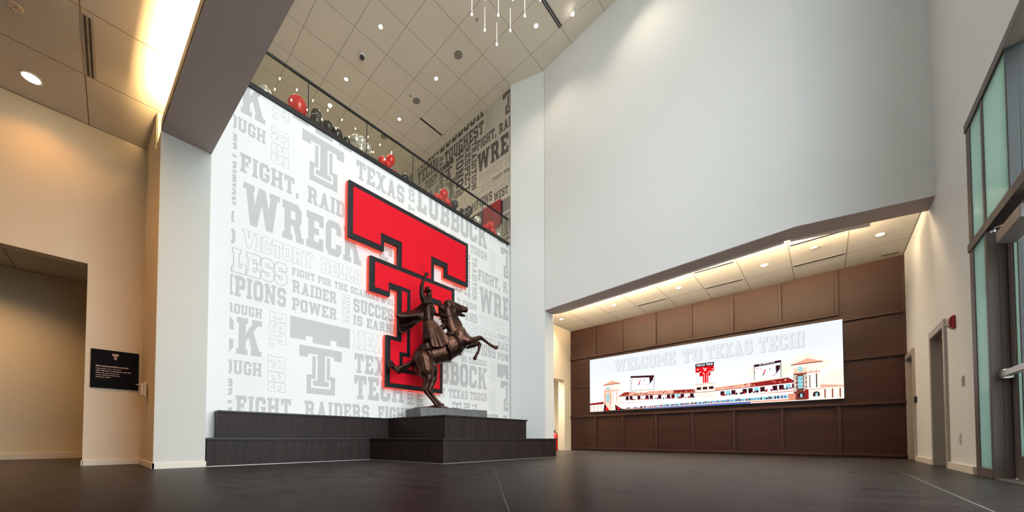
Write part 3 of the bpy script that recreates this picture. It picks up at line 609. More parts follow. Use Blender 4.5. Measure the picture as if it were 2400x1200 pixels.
stt = thing('equestrian_statue', (6.30, 7.27, 1.27), 'bronze statue of a caped rider on a rearing horse in front of the red sign', 'statue')
def organic(name, mb, m, parent, vox=.016, it=6, disp=.0):
    o = mb.build(name, m, parent, smooth=True, fixn=True)
    r = o.modifiers.new('r', 'REMESH'); r.mode = 'VOXEL'; r.voxel_size = vox; r.use_smooth_shade = True
    s = o.modifiers.new('s', 'SMOOTH'); s.iterations = it; s.factor = .5
    if disp:
        tx = bpy.data.textures.new(name + '_relief', 'CLOUDS'); tx.noise_scale = .07
        d = o.modifiers.new('d', 'DISPLACE'); d.texture = tx; d.strength = disp; d.mid_level = .5; d.texture_coords = 'LOCAL'
    dg = bpy.context.evaluated_depsgraph_get(); me = bpy.data.meshes.new_from_object(o.evaluated_get(dg))
    o.modifiers.clear(); old = o.data; o.data = me; bpy.data.meshes.remove(old); me.name = name
    for p in me.polygons: p.use_smooth = True
    return o
def T(mb, pts, n=14, flat=1.):
    """chain of (cx, cy, radius, d) in photo crop units"""
    P = [Vector(sp(p[0], p[1], p[3] if len(p) > 3 else 0)) for p in pts]; R_ = [p[2] * K for p in pts]
    Q = []; RR = []
    for i in range(len(P) - 1):
        m = max(2, int((P[i + 1] - P[i]).length / .05))
        for q in range(m): f = q / m; Q.append(P[i].lerp(P[i + 1], f)); RR.append(R_[i] + (R_[i + 1] - R_[i]) * (3 * f * f - 2 * f ** 3))
    Q.append(P[-1]); RR.append(R_[-1])
    mb.tube(Q, RR, n, flat)
    for p, r in ((P[0], R_[0]), (P[-1], R_[-1])): mb.ball(p, r * .98, nu=14, nv=10)
    return mb
def EL(mb, cx, cy, rx, rz, ry, d=0, rot=0):
    """ellipsoid in statue axes, long axis turned by rot degrees in the profile plane"""
    c = Vector(sp(cx, cy, d)); b = MB().ball((0, 0, 0), rx * K / .906, ry * K, rz * K, 24, 16)
    m = Matrix.Rotation(SA, 3, 'Z') @ Matrix.Rotation(-math.radians(rot), 3, 'Y')
    mb.add([tuple(c + m @ Vector(v)) for v in b.v], b.f); return mb
h = MB()
# trunk: haunch, loin, barrel, chest
EL(h, 352, 770, 82, 112, 66, 0, -18); EL(h, 372, 700, 62, 66, 58, 0, 30)
T(h, [(372, 735, 74), (430, 715, 82), (500, 695, 86), (560, 655, 86), (612, 618, 72)], 20, .86)
EL(h, 628, 612, 58, 66, 56, 0, 30); EL(h, 560, 575, 60, 46, 40, 0, 32)
# neck and head
T(h, [(600, 588, 72), (566, 520, 68), (546, 455, 58), (532, 395, 49), (526, 362, 40)], 16, .60)
T(h, [(610, 560, 50), (596, 500, 36), (573, 440, 26)], 12, .7)
T(h, [(524, 352, 38), (556, 364, 42), (590, 374, 35), (624, 382, 28), (646, 387, 24)], 16, .60)
EL(h, 556, 392, 38, 34, 19, 0, 12)
T(h, [(566, 404, 26), (594, 416, 19), (618, 426, 14), (638, 432, 11.5)], 10, .75)
for d in (-.055, .055): EL(h, 570, 352, 8, 7, 6, d * 1.35); EL(h, 660, 381, 8, 7, 6, d * .8)
for (a, b, c, d_, d) in ((510, 340, 494, 323, -.05), (531, 330, 537, 299, .05)): T(h, [(a, b + 6, 11, d), ((a + c) / 2, (b + d_) / 2, 9, d), (c, d_, 2.5, d)], 8, .6)
# hind legs
def hind(pts, d): T(h, [(x, y, r, d * f) for x, y, r, f in pts], 12)
hind([(345, 765, 74, .55), (370, 845, 62, .9), (388, 902, 42, 1), (377, 950, 28, 1), (362, 986, 20, 1), (384, 1020, 13, 1), (414, 1056, 12, 1), (433, 1080, 14, 1), (444, 1096, 13, 1)], -.17)
hind([(352, 765, 72, .55), (400, 840, 56, .9), (412, 900, 36, 1), (402, 948, 25, 1), (388, 986, 19, 1), (412, 1026, 13, 1), (444, 1066, 12, 1), (464, 1087, 14, 1), (478, 1099, 13, 1)], .15)
for cx, cy, d in ((444, 1099, -.17), (478, 1101, .17)):
    c = sp(cx + 4, 1106, d); h.lathe([(.062, -.02), (.052, .03), (.04, .06)], (c[0], c[1], c[2] + .012), 14)
# fore legs
T(h, [(628, 612, 48, -.10), (668, 626, 37, -.16), (706, 624, 27, -.17), (738, 608, 20, -.17), (760, 603, 17, -.17), (780, 616, 12, -.17), (814, 643, 10.5, -.17), (837, 660, 12.5, -.17), (853, 668, 11, -.17)], 12)
T(h, [(628, 625, 46, .10), (662, 645, 34, .16), (702, 642, 25, .17), (738, 630, 18, .17), (748, 642, 16, .17), (744, 670, 11, .17), (736, 700, 10.5, .17), (727, 716, 12, .17), (721, 727, 10, .17)], 12)
for (x0, y0, x1, y1, d) in ((849, 668, 871, 673, -.17), (723, 722, 714, 745, .17)):
    T(h, [(x0, y0, 10, d), ((x0 + x1) / 2, (y0 + y1) / 2, 13.5, d), (x1, y1, 17, d)], 12, .9)
horse = organic('horse', h, M['bronze'], stt, .012, 5, .008)
# tail and mane strands
tl = MB()
random.seed(11)
for k in range(22):
    o = random.uniform(-1, 1); e = random.uniform(-1, 1)
    T(tl, [(282, 768, 12, .02 * o), (246, 800 + 6 * o, 13, .05 * o), (200, 830 + 17 * o, 10, .08 * o), (158 + 8 * e, 838 + 19 * e, 9.5, .10 * o), (124 + 14 * e, 808 + 22 * o, 8, .10 * e), (112 + 18 * e, 760 + 34 * abs(o), 2.5, .08 * o)], 7)
organic('tail', tl, M['bronzed'], stt, .010, 1)
mn = MB()
for k in range(26):
    f = k / 25; bx_, by_ = 520 - 12 * f + 16 * math.sin(f * 3), 336 + 190 * f; o = random.uniform(-1, 1)
    ln = 62 + 16 * o - 14 * f
    T(mn, [(bx_, by_, 8, .03 * o), (bx_ - ln * .4, by_ + 8 + 8 * o, 9, .05 * o), (bx_ - ln * .75, by_ + 26 + 10 * o, 8, .08 * o), (bx_ - ln, by_ + 20 + 30 * o, 2.5, .10 * o)], 7)
for k in range(4): T(mn, [(515, 335, 6, 0), (500 + 6 * k, 330 + 3 * k, 5, .02 * k), (492 + 7 * k, 345 + 8 * k, 2, .03 * k)], 6)
organic('mane', mn, M['bronzed'], stt, .010, 1)
# rider: one continuous body
r = MB()
T(r, [(400, 585, 38), (394, 540, 37), (387, 490, 36), (383, 440, 41), (379, 390, 44), (376, 350, 41), (379, 322, 24)], 16, .9)
EL(r, 376, 345, 40, 20, 44, 0, 0)
T(r, [(381, 325, 14), (385, 300, 13)], 10)
EL(r, 386, 276, 19, 27, 19, 0, 8); EL(r, 398, 287, 10, 13, 10, 0, 0)
T(r, [(402, 272, 3.5), (408, 281, 4.5), (403, 285, 3)], 6); T(r, [(397, 300, 6), (404, 301, 4)], 6)
for d in (-.07, .07): EL(r, 383, 278, 4, 8, 3, d)
# raised right arm, left arm on the reins
T(r, [(362, 342, 25, -.15), (347, 312, 22, -.19), (340, 272, 18, -.19), (338, 232, 15, -.18), (345, 196, 13, -.17), (357, 160, 9, -.16), (363, 146, 8.5, -.16)], 12)
T(r, [(394, 345, 22, .15), (410, 380, 18, .21), (424, 412, 15, .20), (448, 424, 11, .10), (466, 426, 8.5, .03)], 12)
EL(r, 369, 136, 11, 9, 7, -.16, 20); EL(r, 474, 427, 11, 9, 7, .02, 0)
for k, (x, y) in enumerate(((357, 120), (364, 116), (372, 117), (380, 121))): T(r, [(366 + 2 * k, 134, 4.2, -.16 + .01 * k), (x + 3, y + 5, 3.8, -.165 + .012 * k), (x + 8, y + 1, 3, -.17 + .012 * k)], 6)
T(r, [(374, 142, 4.2, -.17), (384, 138, 3.4, -.175), (386, 130, 2.8, -.175)], 6)
for k in range(4): T(r, [(470, 424 + 3 * k, 3.8, .02 + .01 * k), (482, 424 + 3 * k, 3.4, .01 + .01 * k), (482, 431 + 2 * k, 2.8, 0)], 6)
T(r, [(470, 420, 4, 0), (480, 416, 3.2, -.01)], 6)
# legs and boots
for d in (-1, 1):
    T(r, [(402, 572, 36, d * .12), (450, 600, 30, d * .20), (500, 622, 24, d * .25), (522, 650, 18, d * .28), (540, 690, 15, d * .33), (548, 706, 13, d * .33)], 12)
    T(r, [(546, 704, 13, d * .33), (566, 704, 11, d * .33), (584, 700, 8, d * .33)], 10)
rider = organic('rider', r, M['bronzed'], stt, .011, 3, .014)
# hat
ht = MB()
cr = [(sp(377, 254, 0), 0)]
c0 = Vector(sp(379, 252)); mt = Matrix.Translation(c0) @ Matrix.Rotation(SA, 4, 'Z') @ Matrix.Rotation(math.radians(-10), 4, 'Y')
b = MB().lathe([(.125, -.008), (.132, .0), (.08, .010), (.074, .02), (.070, .095), (.055, .112), (.01, .114)], (0, 0, 0), 28)
ht.add([tuple(mt @ Vector((v[0] * 1.05, v[1], v[2] + .16 * v[0] * v[0] * 4))) for v in b.v], b.f)
ht.build('hat', M['bronze'], stt, smooth=True)
# coat skirt: flared split skirt over the near leg, and its twin on the far side
def sheet(name, grid, th, m, parent, sub=2):
    """grid of 3-D points -> thick smooth sheet"""
    nr, nc = len(grid), len(grid[0]); mb = MB()
    mb.add([p for row in grid for p in row], [(i * nc + k, i * nc + k + 1, (i + 1) * nc + k + 1, (i + 1) * nc + k) for i in range(nr - 1) for k in range(nc - 1)])
    o = mb.build(name, m, parent, smooth=True)
    s = o.modifiers.new('s', 'SUBSURF'); s.levels = s.render_levels = sub
    q = o.modifiers.new('t', 'SOLIDIFY'); q.thickness = th; q.offset = 0
    return o
for d in (-1, 1):
    g = []
    for i in range(9):
        f = i / 8; row = []
        for k in range(9):
            e = k / 8
            # front edge and back edge of the skirt panel
            fx, fy = 420 + (552 - 420) * f ** .9, 468 + (632 - 468) * f; kx, ky = 356 + (416 - 356) * f, 478 + (672 - 478) * f
            x = kx + (fx - kx) * e; y = ky + (fy - ky) * e + 34 * f * math.sin(math.pi * e) * (.8 + .2 * e) + 2 * math.sin(9 * e + f)
            dd = d * (.155 + .27 * f ** .7 - .03 * math.cos(e * 13 + 2 * f) * f - .05 * (2 * e - 1) ** 2)
            row.append(sp(x, y, dd))
        g.append(row)
    sheet('coat_skirt', g, .022, M['bronze'], stt)
# cape blown back
g = []
for i in range(10):
    f = i / 9; row = []
    for k in range(8):
        e = k / 7
        tx, ty = (352 + (150 - 352) * f, 312 + (414 - 312) * f ** .8 + 26 * math.sin(f * 3.1)); lx, ly = (352 + (190 - 352) * f, 470 + (566 - 470) * f ** .75 - 10 * math.sin(f * 5))
        x = tx + (lx - tx) * e; y = ty + (ly - ty) * e + 7 * math.sin(7 * f + 3 * e)
        row.append(sp(x, y, -.02 + .13 * math.sin(e * 7.2 + f * 4.5) * (.3 + f) - .10 * e + .10 * f))
    g.append(row)
sheet('cape', g, .02, M['bronzed'], stt)
# saddle, bed roll, girths, breast strap, bridle, reins
sd = MB(); EL(sd, 420, 612, 66, 26, 40, 0, 28); EL(sd, 362, 612, 16, 20, 34, 0, 0); EL(sd, 468, 556, 14, 30, 20, 0, -10)
for q, y in ((0, 655), (1, 675)): EL(sd, 398 + 12 * q, y, 40, 16, 8, -.26 - .02 * q, 22); EL(sd, 398 + 12 * q, y, 40, 16, 8, .26, 22)
T(sd, [(378, 606, 15, -.22), (378, 606, 15, .22)], 12); T(sd, [(376, 590, 9, -.24), (376, 590, 9, .24)], 10)
organic('saddle', sd, M['bronzed'], stt, .014, 3)
ax = (Vector(sp(600, 618)) - Vector(sp(372, 735))).normalized()
st = MB()
def ring(cx, cy, rr, rt, ry=.86, n=30, tilt=0.):
    c = Vector(sp(cx, cy)); yv = Vector((-math.sin(SA), math.cos(SA), 0)); u = ax.cross(yv).normalized() + ax * tilt
    pts = [c + (u * math.cos(a) + yv * ry * math.sin(a)) * rr * K for a in [2 * math.pi * q / n for q in range(n + 1)]]
    st.tube(pts, rt, 6)
for q in (-4, 4): ring(498 + q, 699, 90, .010)
st.build('girth_strap', M['bronzed'], stt, smooth=True); st = MB()
for q in (-6, 5): ring(575 + q, 648, 88, .011, .9)
ring(618, 612, 76, .009, .9, tilt=.35)
st.build('girth_strap', M['bronzed'], stt, smooth=True); st = MB()
for dd in (-.215, -.235): st.tube([sp(575, 560, dd), sp(596, 600, dd - .05), sp(618, 640, dd - .04), sp(640, 668, dd)], .009, 6)
st.build('breast_strap', M['bronzed'], stt, smooth=True); st = MB()
st.tube([sp(372, 610, -.24), sp(388, 660, -.27), sp(408, 690, -.27)], .006, 6); st.tube([sp(384, 606, -.24), sp(376, 650, -.27), (sp(372, 690, -.26))], .006, 6)
st.build('saddle_string', M['bronzed'], stt, smooth=True)
br_ = MB()
for d in (-1, 1):
    br_.tube([sp(530, 330, d * .07), sp(560, 392, d * .085), sp(612, 412, d * .065)], .007, 6)
    br_.tube([sp(612, 368, d * .075), sp(612, 412, d * .065)], .006, 6)
    br_.tube([sp(614, 412, d * .07), sp(560, 440, d * .15), sp(510, 440, d * .17), sp(474, 430, .03)], .006, 6)
br_.tube([sp(612, 364, -.07), sp(612, 356, 0), sp(612, 364, .07)], .006, 6)
br_.build('bridle', M['bronzed'], stt, smooth=True)
wh = MB()
wh.tube([sp(362, 126, -.16), sp(350, 96, -.16), sp(344, 62, -.17)], [.005, .004, .002], 6)
wh.tube([sp(356, 128, -.16), sp(338, 98, -.16), sp(324, 68, -.15)], [.005, .004, .002], 6)
wh.tube([sp(378, 132, -.16), sp(394, 150, -.16), sp(399, 185, -.16), sp(393, 204, -.16)], [.004, .004, .004, .003], 6)
wh.build('quirt', M['bronzed'], stt, smooth=True)
# rough bronze ground under the hooves
rk = MB(); random.seed(3)
for k in range(22):
    l = random.uniform(.25, 1.45); w = random.uniform(.22, .78); p = slabp(l, w)
    q = MB().ball((0, 0, 0), random.uniform(.14, .30), random.uniform(.10, .2), random.uniform(.025, .06), 12, 8)
    rk.add([(v[0] + p[0], v[1] + p[1], max(1.272, v[2] + 1.275)) for v in q.v], q.f)
rk.ball((SO.x - .02, SO.y, 1.28), .38, .30, .115)
organic('bronze_ground', rk, M['bronze'], stt, .02, 2, .012)

# ------------------------------------------------------------------ big red emblem sign
OUT = [(3.92, 6.78), (7.99, 6.78), (7.99, 5.38), (7.0, 5.38), (7.0, 5.67), (6.58, 5.67), (6.58, 5.14), (7.40, 5.14), (7.40, 4.24), (6.81, 4.24), (6.81, 4.46), (6.55, 4.46), (6.55, 3.21), (6.93, 3.21), (6.93, 1.84), (4.99, 1.84), (4.99, 3.21), (5.35, 3.21), (5.35, 4.46), (5.09, 4.46), (5.09, 4.24), (4.51, 4.24), (4.51, 5.14), (5.33, 5.14), (5.33, 5.67), (4.90, 5.67), (4.90, 5.38), (3.92, 5.38)]
sg = thing('emblem_sign', (5.95, 8.2, 4.3), 'huge red and black double T emblem sign glowing on the mural wall', 'sign')
f3 = lambda p, tt: (p[0], tt, p[1])
def tess(mb, poly, y0, y1):
    """extruded outline with a triangulated cap (concave outlines)"""
    n = len(poly); mb.prism(poly, f3, y0, y1)
    return mb
pf = tess(MB(), OUT, 8.06, 8.15).build('sign_body', M['tblack'], sg)
q = pf.modifiers.new('edge', 'BEVEL'); q.width = .006; q.limit_method = 'ANGLE'
U1 = [(4.03, 6.66), (7.87, 6.66), (7.87, 5.50), (7.11, 5.50), (7.11, 5.83), (6.46, 5.83), (6.46, 5.15), (5.45, 5.15), (5.45, 5.83), (4.80, 5.83), (4.80, 5.50), (4.03, 5.50)]
U2 = [(4.64, 5.02), (7.27, 5.02), (7.27, 4.36), (6.87, 4.36), (6.87, 4.61), (6.17, 4.61), (6.17, 2.72), (6.41, 2.72), (6.41, 2.38), (5.50, 2.38), (5.50, 2.72), (5.74, 2.72), (5.74, 4.61), (5.04, 4.61), (5.04, 4.36), (4.64, 4.36)]
U3 = [(5.46, 4.50), (5.63, 4.50), (5.63, 2.83), (5.39, 2.83), (5.39, 2.27), (6.52, 2.27), (6.52, 2.83), (6.28, 2.83), (6.28, 4.50), (6.45, 4.50), (6.45, 3.10), (6.81, 3.10), (6.81, 1.96), (5.11, 1.96), (5.11, 3.10), (5.46, 3.10)]
for u in (U1, U2, U3): tess(MB(), u, 8.052, 8.06).build('red_face', M['tred'], sg)
tess(MB(), grow(OUT[::-1], .012), 8.155, 8.185).build('led_edge', M['halo'], sg)
for x, z in ((4.3, 6.4), (7.6, 6.4), (5.9, 5.9), (4.8, 4.8), (7.1, 4.8), (5.2, 2.2), (6.7, 2.2)): MB().lathe([(.03, 0), (.03, .07)], (x, 8.18, z), 12, 'Y').build('standoff', M['black'], sg)

# ------------------------------------------------------------------ balcony glass balustrade
bl = thing('glass_balustrade', (6, 8.25, 7.75), 'clear glass balustrade with thin black rail along the balcony edge', 'railing')
MB().box(1.13, 8.20, 7.70, 10.28, 8.32, 7.80).build('base_channel', M['black'], bl, bevel=.004)
MB().box(1.13, 8.228, 8.66, 10.28, 8.272, 8.71).build('handrail', M['black'], bl, bevel=.004)
xs = [1.33, 3.01, 4.48, 5.93, 7.41, 8.88, 10.28]
for a, b_ in zip(xs, xs[1:]):
    g = MB().box(a + .008, 8.244, 7.80, b_ - .008, 8.256, 8.66).build('glass_panel', M['balglass'], bl)
for x in xs[1:-1]: MB().box(x - .009, 8.243, 7.80, x + .009, 8.257, 8.66).build('panel_gasket', M['darkframe'], bl)

# ------------------------------------------------------------------ balloons along the balcony floor
BAL = [(2.22, 8.7, 8.144, 0.159, 's'), (2.88, 8.56, 8.203, 0.211, 'r'), (3.15, 8.68, 8.054, 0.076, 'r'), (3.31, 8.55, 8.29, 0.122, 'k'), (3.27, 8.46, 8.055, 0.139, 'k'), (3.57, 8.5, 8.14, 0.124, 'k'), (3.83, 8.58, 8.135, 0.15, 'k'), (4.06, 8.51, 8.07, 0.091, 'k'), (4.33, 8.55, 8.285, 0.132, 's'), (4.53, 8.62, 8.42, 0.113, 's'), (4.44, 8.5, 8.08, 0.104, 's'), (4.63, 8.5, 8.22, 0.114, 's'), (4.62, 8.56, 8.06, 0.06, 's'), (5.335, 8.48, 8.28, 0.132, 'r'), (5.06, 8.47, 8.1, 0.108, 'r'), (5.24, 8.46, 8.09, 0.09, 'r'), (5.51, 8.57, 8.057, 0.079, 'r'), (5.66, 8.56, 8.033, 0.057, 'k'), (5.85, 8.54, 8.085, 0.105, 'k'), (6.19, 8.58, 8.049, 0.072, 'k'), (7.29, 8.47, 8.28, 0.138, 'r'), (6.99, 8.47, 8.061, 0.087, 'r'), (7.12, 8.44, 8.06, 0.083, 'r'), (7.38, 8.44, 8.06, 0.089, 'r'), (7.53, 8.5, 8.15, 0.088, 'r'), (7.56, 8.44, 8.005, 0.056, 'r'), (7.74, 8.45, 8.15, 0.128, 'k'), (8.04, 8.42, 8.058, 0.079, 'k'), (8.46, 8.5, 8.3, 0.137, 'k'), (8.33, 8.42, 8.08, 0.09, 'k'), (8.59, 8.47, 8.046, 0.069, 'k'), (8.93, 8.55, 8.18, 0.14, 's'), (9.1, 8.68, 8.25, 0.098, 's'), (9.6, 8.52, 8.28, 0.13, 'r'), (9.29, 8.42, 8.06, 0.085, 'r'), (9.19, 8.5, 8.05, 0.068, 'r'), (9.62, 8.44, 8.06, 0.098, 'r'), (9.8, 8.5, 8.04, 0.07, 'r'), (9.985, 8.5, 8.09, 0.12, 's')]
cn = {'s': 'silver', 'r': 'red', 'k': 'black'}; bmat = {'s': M['bsilver'], 'r': M['bred'], 'k': M['bblack']}
LB = ['half hidden silver balloon behind the glass at the beam end of the balcony', 'largest red balloon, alone behind the glass near the beam', 'tiny red balloon tucked at the foot of the largest red balloon',
      'topmost black balloon in the trio beside the largest red balloon', 'lowest black balloon of the trio beside the largest red balloon', 'black balloon of the trio facing away from the largest red balloon',
      'bigger black balloon of the pair just before the silver cluster', 'smaller black balloon touching the silver cluster',
      'upper silver balloon at the black balloon side of the silver cluster', 'silver balloon peeping out behind the top of the silver cluster', 'bottom silver balloon of the silver cluster', 'silver balloon on the outer side of the silver cluster', 'tiny silver balloon under the outer side of the silver cluster',
      'top red balloon of the red cluster over the word TEXAS', 'red balloon next to the silver cluster in the red cluster over TEXAS', 'low red balloon at the front of the cluster over TEXAS', 'small low red balloon under the top one over TEXAS',
      'tiny black balloon touching the red cluster over TEXAS', 'round black balloon standing alone between two red clusters', 'flat small black balloon last before the second red cluster',
      'big top red balloon of the red cluster over the word LUBBOCK', 'small red balloon at the outer edge of the cluster over LUBBOCK', 'red balloon in front of the outer edge of the cluster over LUBBOCK', 'low red balloon under the big one over LUBBOCK', 'red balloon between the big one and the black balloon over LUBBOCK', 'lowest tiny red balloon of the cluster over LUBBOCK',
      'big black balloon touching the red cluster over LUBBOCK', 'small black balloon in the gap between the two big black ones', 'highest big black balloon near the wall portrait', 'middle low black balloon beneath the highest black one', 'tiny black balloon next to the lone bigger silver one',
      'bigger silver balloon in front of the wall portrait', 'silver balloon half behind the bigger silver one by the portrait', 'top red balloon of the last cluster before the red wall panel', 'small red balloon left of the top one in the last cluster', 'outermost tiny red balloon of the last cluster by the silver pair', 'low red balloon beneath the top one in the last cluster', 'tiny lowest red balloon beside the end silver balloon', 'end silver balloon closest to the white pier']
for (x, y, z, rr, c), lb in zip(BAL, LB):
    sz = 1.12 if c != 's' else 1.05
    b = MB().ball((x, y, z), rr, rr, rr * sz, 26, 18)
    o = b.build('balloon', bmat[c], smooth=True); recentre(o, (x, y, z)); tag(o, lb, 'balloon', cn[c] + ' balloons on the balcony')
    kn = MB().lathe([(.004, 0), (.012, -.012), (.018, -.02)], (x, y, z - rr * sz + .004), 10).build('knot', bmat[c], o)

# ------------------------------------------------------------------ cluster of hanging rod lights
PX = [3.12 + .456 * k for k in range(9)]; PY = [5.80, 5.36, 4.92, 4.48]
first = None
for x in PX:
    for y in PY:
        if first is None:
            first = thing('rod_pendant', (x, y, 10.6), 'slender clear rod pendant with glowing tip in the hanging light cluster', 'pendant light', 'rod pendants of the hanging cluster')
            MB().tube([(x, y, 11.2), (x, y, 13.75)], .0035, 5).build('cord', M['alu'], first)
            MB().tube([(x, y, 10.64), (x, y, 11.2)], .0085, 8).build('rod', M['rod'], first, smooth=True)
            MB().ball((x, y, 10.622), .02, .02, .034, 10, 8).build('glowing_tip', M['bulb'], first, smooth=True)
            MB().lathe([(.03, 0), (.03, .015)], (x, y, 13.745), 12).build('ceiling_cup', M['alu'], first)
        else:
            r = first.copy(); COL.objects.link(r); r.location = (x, y, 10.6)
            for c in list(first.children):
                q = c.copy(); COL.objects.link(q); q.parent = r

# ------------------------------------------------------------------ recessed lamps
def downlight(x, y, z, rad, label, group, disc, energy, col, size, blend=.7, aim=None, name='downlight'):
    o = thing(name, (x, y, z), label, 'ceiling light', group)
    MB().lathe([(rad, -.001), (rad * 1.22, -.004), (rad * 1.25, .0), (rad * 1.25, .012), (rad, .012)], (x, y, z - .012), 24).build('trim_ring', M['plate2'], o)
    MB().lathe([(rad * .98, -.014), (rad * .98, -.012)], (x, y, z), 24).build('lamp_disc', disc, o)
    if energy: spot(o, 'lamp', (x, y, z - .03), energy, col, size, blend, .07, aim)
    return o
G1 = 'downlights in the high tiled ceiling'
HI = [(5.83, 9.91, 'high ceiling downlight in the tile beside the dome camera, towards the hanging cluster'), (5.82, 12.29, 'high ceiling downlight nearest the balustrade rail, beyond the dome camera'), (8.15, 9.92, 'high ceiling downlight between the two round speakers'),
      (8.14, 12.29, 'high ceiling downlight by the short black slot over the balcony'), (9.34, 6.35, 'high ceiling downlight next to the long linear diffuser'), (3.47, 9.91, None), (3.47, 12.29, None), (5.83, 14.65, None), (8.14, 14.65, None), (5.83, 2.8, None), (3.47, 4.0, None), (9.34, 3.4, None)]
for x, y, lb in HI:
    downlight(x, y, 13.76, .062, lb or 'recessed downlight in the high tiled ceiling outside the picture', G1, M['lampn'], 330 if y > 9 else 260, (1, .86, .68), 105, .8)
# accent spot with a visible adjustable head
o = thing('accent_spotlight', (9.83, 5.25, 13.76), 'bright adjustable accent spotlight in the high ceiling close to the white header', 'spotlight')
MB().lathe([(.085, 0), (.105, -.004), (.105, .012), (.07, .012)], (9.83, 5.25, 13.745), 20).build('trim_ring', M['plate2'], o)
MB().tube([(9.83, 5.25, 13.745), (9.79, 5.30, 13.63)], .045, 12).build('lamp_head', M['plate2'], o, smooth=True)
MB().ball((9.783, 5.308, 13.615), .05, .05, .035).build('lamp_lens', M['lampn'], o, smooth=True)
G2 = 'warm downlights in the low left ceiling'
for x, y, lb in ((-1.02, 8.72, 'warm oval-looking downlight in the low tiled ceiling above the doorway opening'), (-1.02, 6.2, None), (-3.4, 8.72, None), (-3.4, 6.2, None), (-1.02, 3.2, None)):
    downlight(x, y, 6.15, .10, lb or 'unseen warm downlight added in the low ceiling to light the left wall', G2, M['lampw'], 78 if y > 8 else 360, (1, .45, .13), 140, 1.0)  # lamps without their own label are unseen, added to light the left wall
G3 = 'downlights in the niche ceiling over the video wall'
for k, (x, y) in enumerate(((12.59, -.99), (12.59, 1.11), (12.58, 3.21), (12.6, 5.29), (12.6, 7.40))):
    lb = ['niche downlight nearest the right-hand wall', 'niche downlight second from the right-hand wall', 'middle one of the five niche downlights', 'niche downlight second from the white pier', 'niche downlight in the corner beside the white pier'][k]
    downlight(x, y, 5.30, .068, lb, G3, M['lampw'], 70 if k == 0 else 400, (1, .72, .44), 155, 1.0)
for x, y, e in ((-2.2, 11.6, 330), (13.2, 9.1, 900)):
    downlight(x, y, 4.36 if x < 0 else 3.59, .08, 'warm downlight in the left corridor ceiling outside the picture' if x < 0 else 'warm downlight in the passage behind the niche, out of sight', None, M['lampw'], e, (1, .58, .24) if x < 0 else (1, .85, .65), 140, .9)

# light strip behind the header washing the niche ceiling
o = thing('niche_cove_light', (11.1, 2.7, 5.1), 'thin warm light strip behind the header edge washing the niche ceiling', 'light strip')
mb = MB()
for (xa, ya), (xb, yb) in (((11.29, 6.85), (10.81, .60)), ((10.81, .50), (11.20, -.75))): mb.plan([(xa, ya), (xb, yb), (xb + .03, yb), (xa + .03, ya)], 5.075, 5.11)
mb.build('light_strip', emis('niche_cove_led', (1, .74, .44), 440), o)
mb = MB()
for (xa, ya), (xb, yb) in (((11.29, 6.85), (10.81, .60)), ((10.81, .50), (11.20, -.75))):
    mb.plan([(xa - .01, ya), (xb - .01, yb), (xb + .16, yb), (xa + .16, ya)], 5.058, 5.073)
mb.build('spill_shield', M['trimw'], o)  # unseen shield added to stop the strip's light spilling downwards

# ------------------------------------------------------------------ other ceiling hardware
def disc_thing(name, x, y, z, rad, label, cat, m, group=None, drop=.01):
    o = MB().lathe([(rad * .96, -drop), (rad, -drop * .5), (rad, .003)], (x, y, z), 28).build(name, m); recentre(o, (x, y, z)); return tag(o, label, cat, group)
for x, y, lb in ((8.17, 8.75, 'round grey ceiling speaker nearest the hanging light cluster'), (8.16, 11.14, 'round grey ceiling speaker between two downlights over the balcony'), (8.15, 13.5, 'round ceiling speaker seen through the balustrade glass')):
    o = disc_thing('ceiling_speaker', x, y, 13.76, .145, lb, 'speaker', M['speaker'], 'round speakers in the high ceiling')
    MB().lathe([(.147, -.012), (.152, -.012), (.152, .002), (.147, .002), (.147, -.012)], (x, y, 13.76), 28, cap=False).build('speaker_rim', M['plate2'], o)
o = thing('dome_camera', (5.84, 11.13, 13.76), 'white dome security camera under the high tiled ceiling', 'camera')
MB().lathe([(.13, 0), (.13, -.05), (.12, -.09), (.10, -.10)], (5.84, 11.13, 13.76), 24).build('housing', M['plate2'], o, smooth=True)
MB().ball((5.82, 11.10, 13.66), .085, .085, .08).build('dark_dome', M['dkred'] if False else M['photo'], o, smooth=True)
def sprinkler(x, y, z, lb, m=M['alu'], plate=.05):
    o = thing('fire_sprinkler', (x, y, z), lb, 'sprinkler', 'ceiling sprinklers')
    MB().lathe([(plate, 0), (plate * .9, -.01)], (x, y, z), 18).build('escutcheon', M['sensor'] if z < 10 else m, o)
    MB().lathe([(.012, 0), (.012, -.03), (.022, -.035), (.022, -.04)], (x, y, z - .008), 12).build('sprinkler_head', m, o)
sprinkler(7.88, 7.58, 13.76, 'pendent fire sprinkler in the high ceiling behind the hanging rod lights')
sprinkler(7.87, 11.14, 13.76, 'fire sprinkler beside the round speaker over the balcony')
sprinkler(-1.02, 7.42, 6.15, 'recessed sprinkler in the low ceiling at the upper left', plate=.075)
sprinkler(12.31, .0, 5.30, 'pale sprinkler beside the detector in the niche ceiling')
sprinkler(-1.75, 10.6, 4.38, 'sprinkler in the corridor ceiling beyond the doorway opening')
o = thing('smoke_detector', (12.28, .12, 5.3), 'small white smoke detector in the niche ceiling', 'smoke detector')
MB().lathe([(.07, 0), (.068, -.03), (.05, -.045)], (12.28, .12, 5.3), 20).build('detector_body', M['plate2'], o, smooth=True)
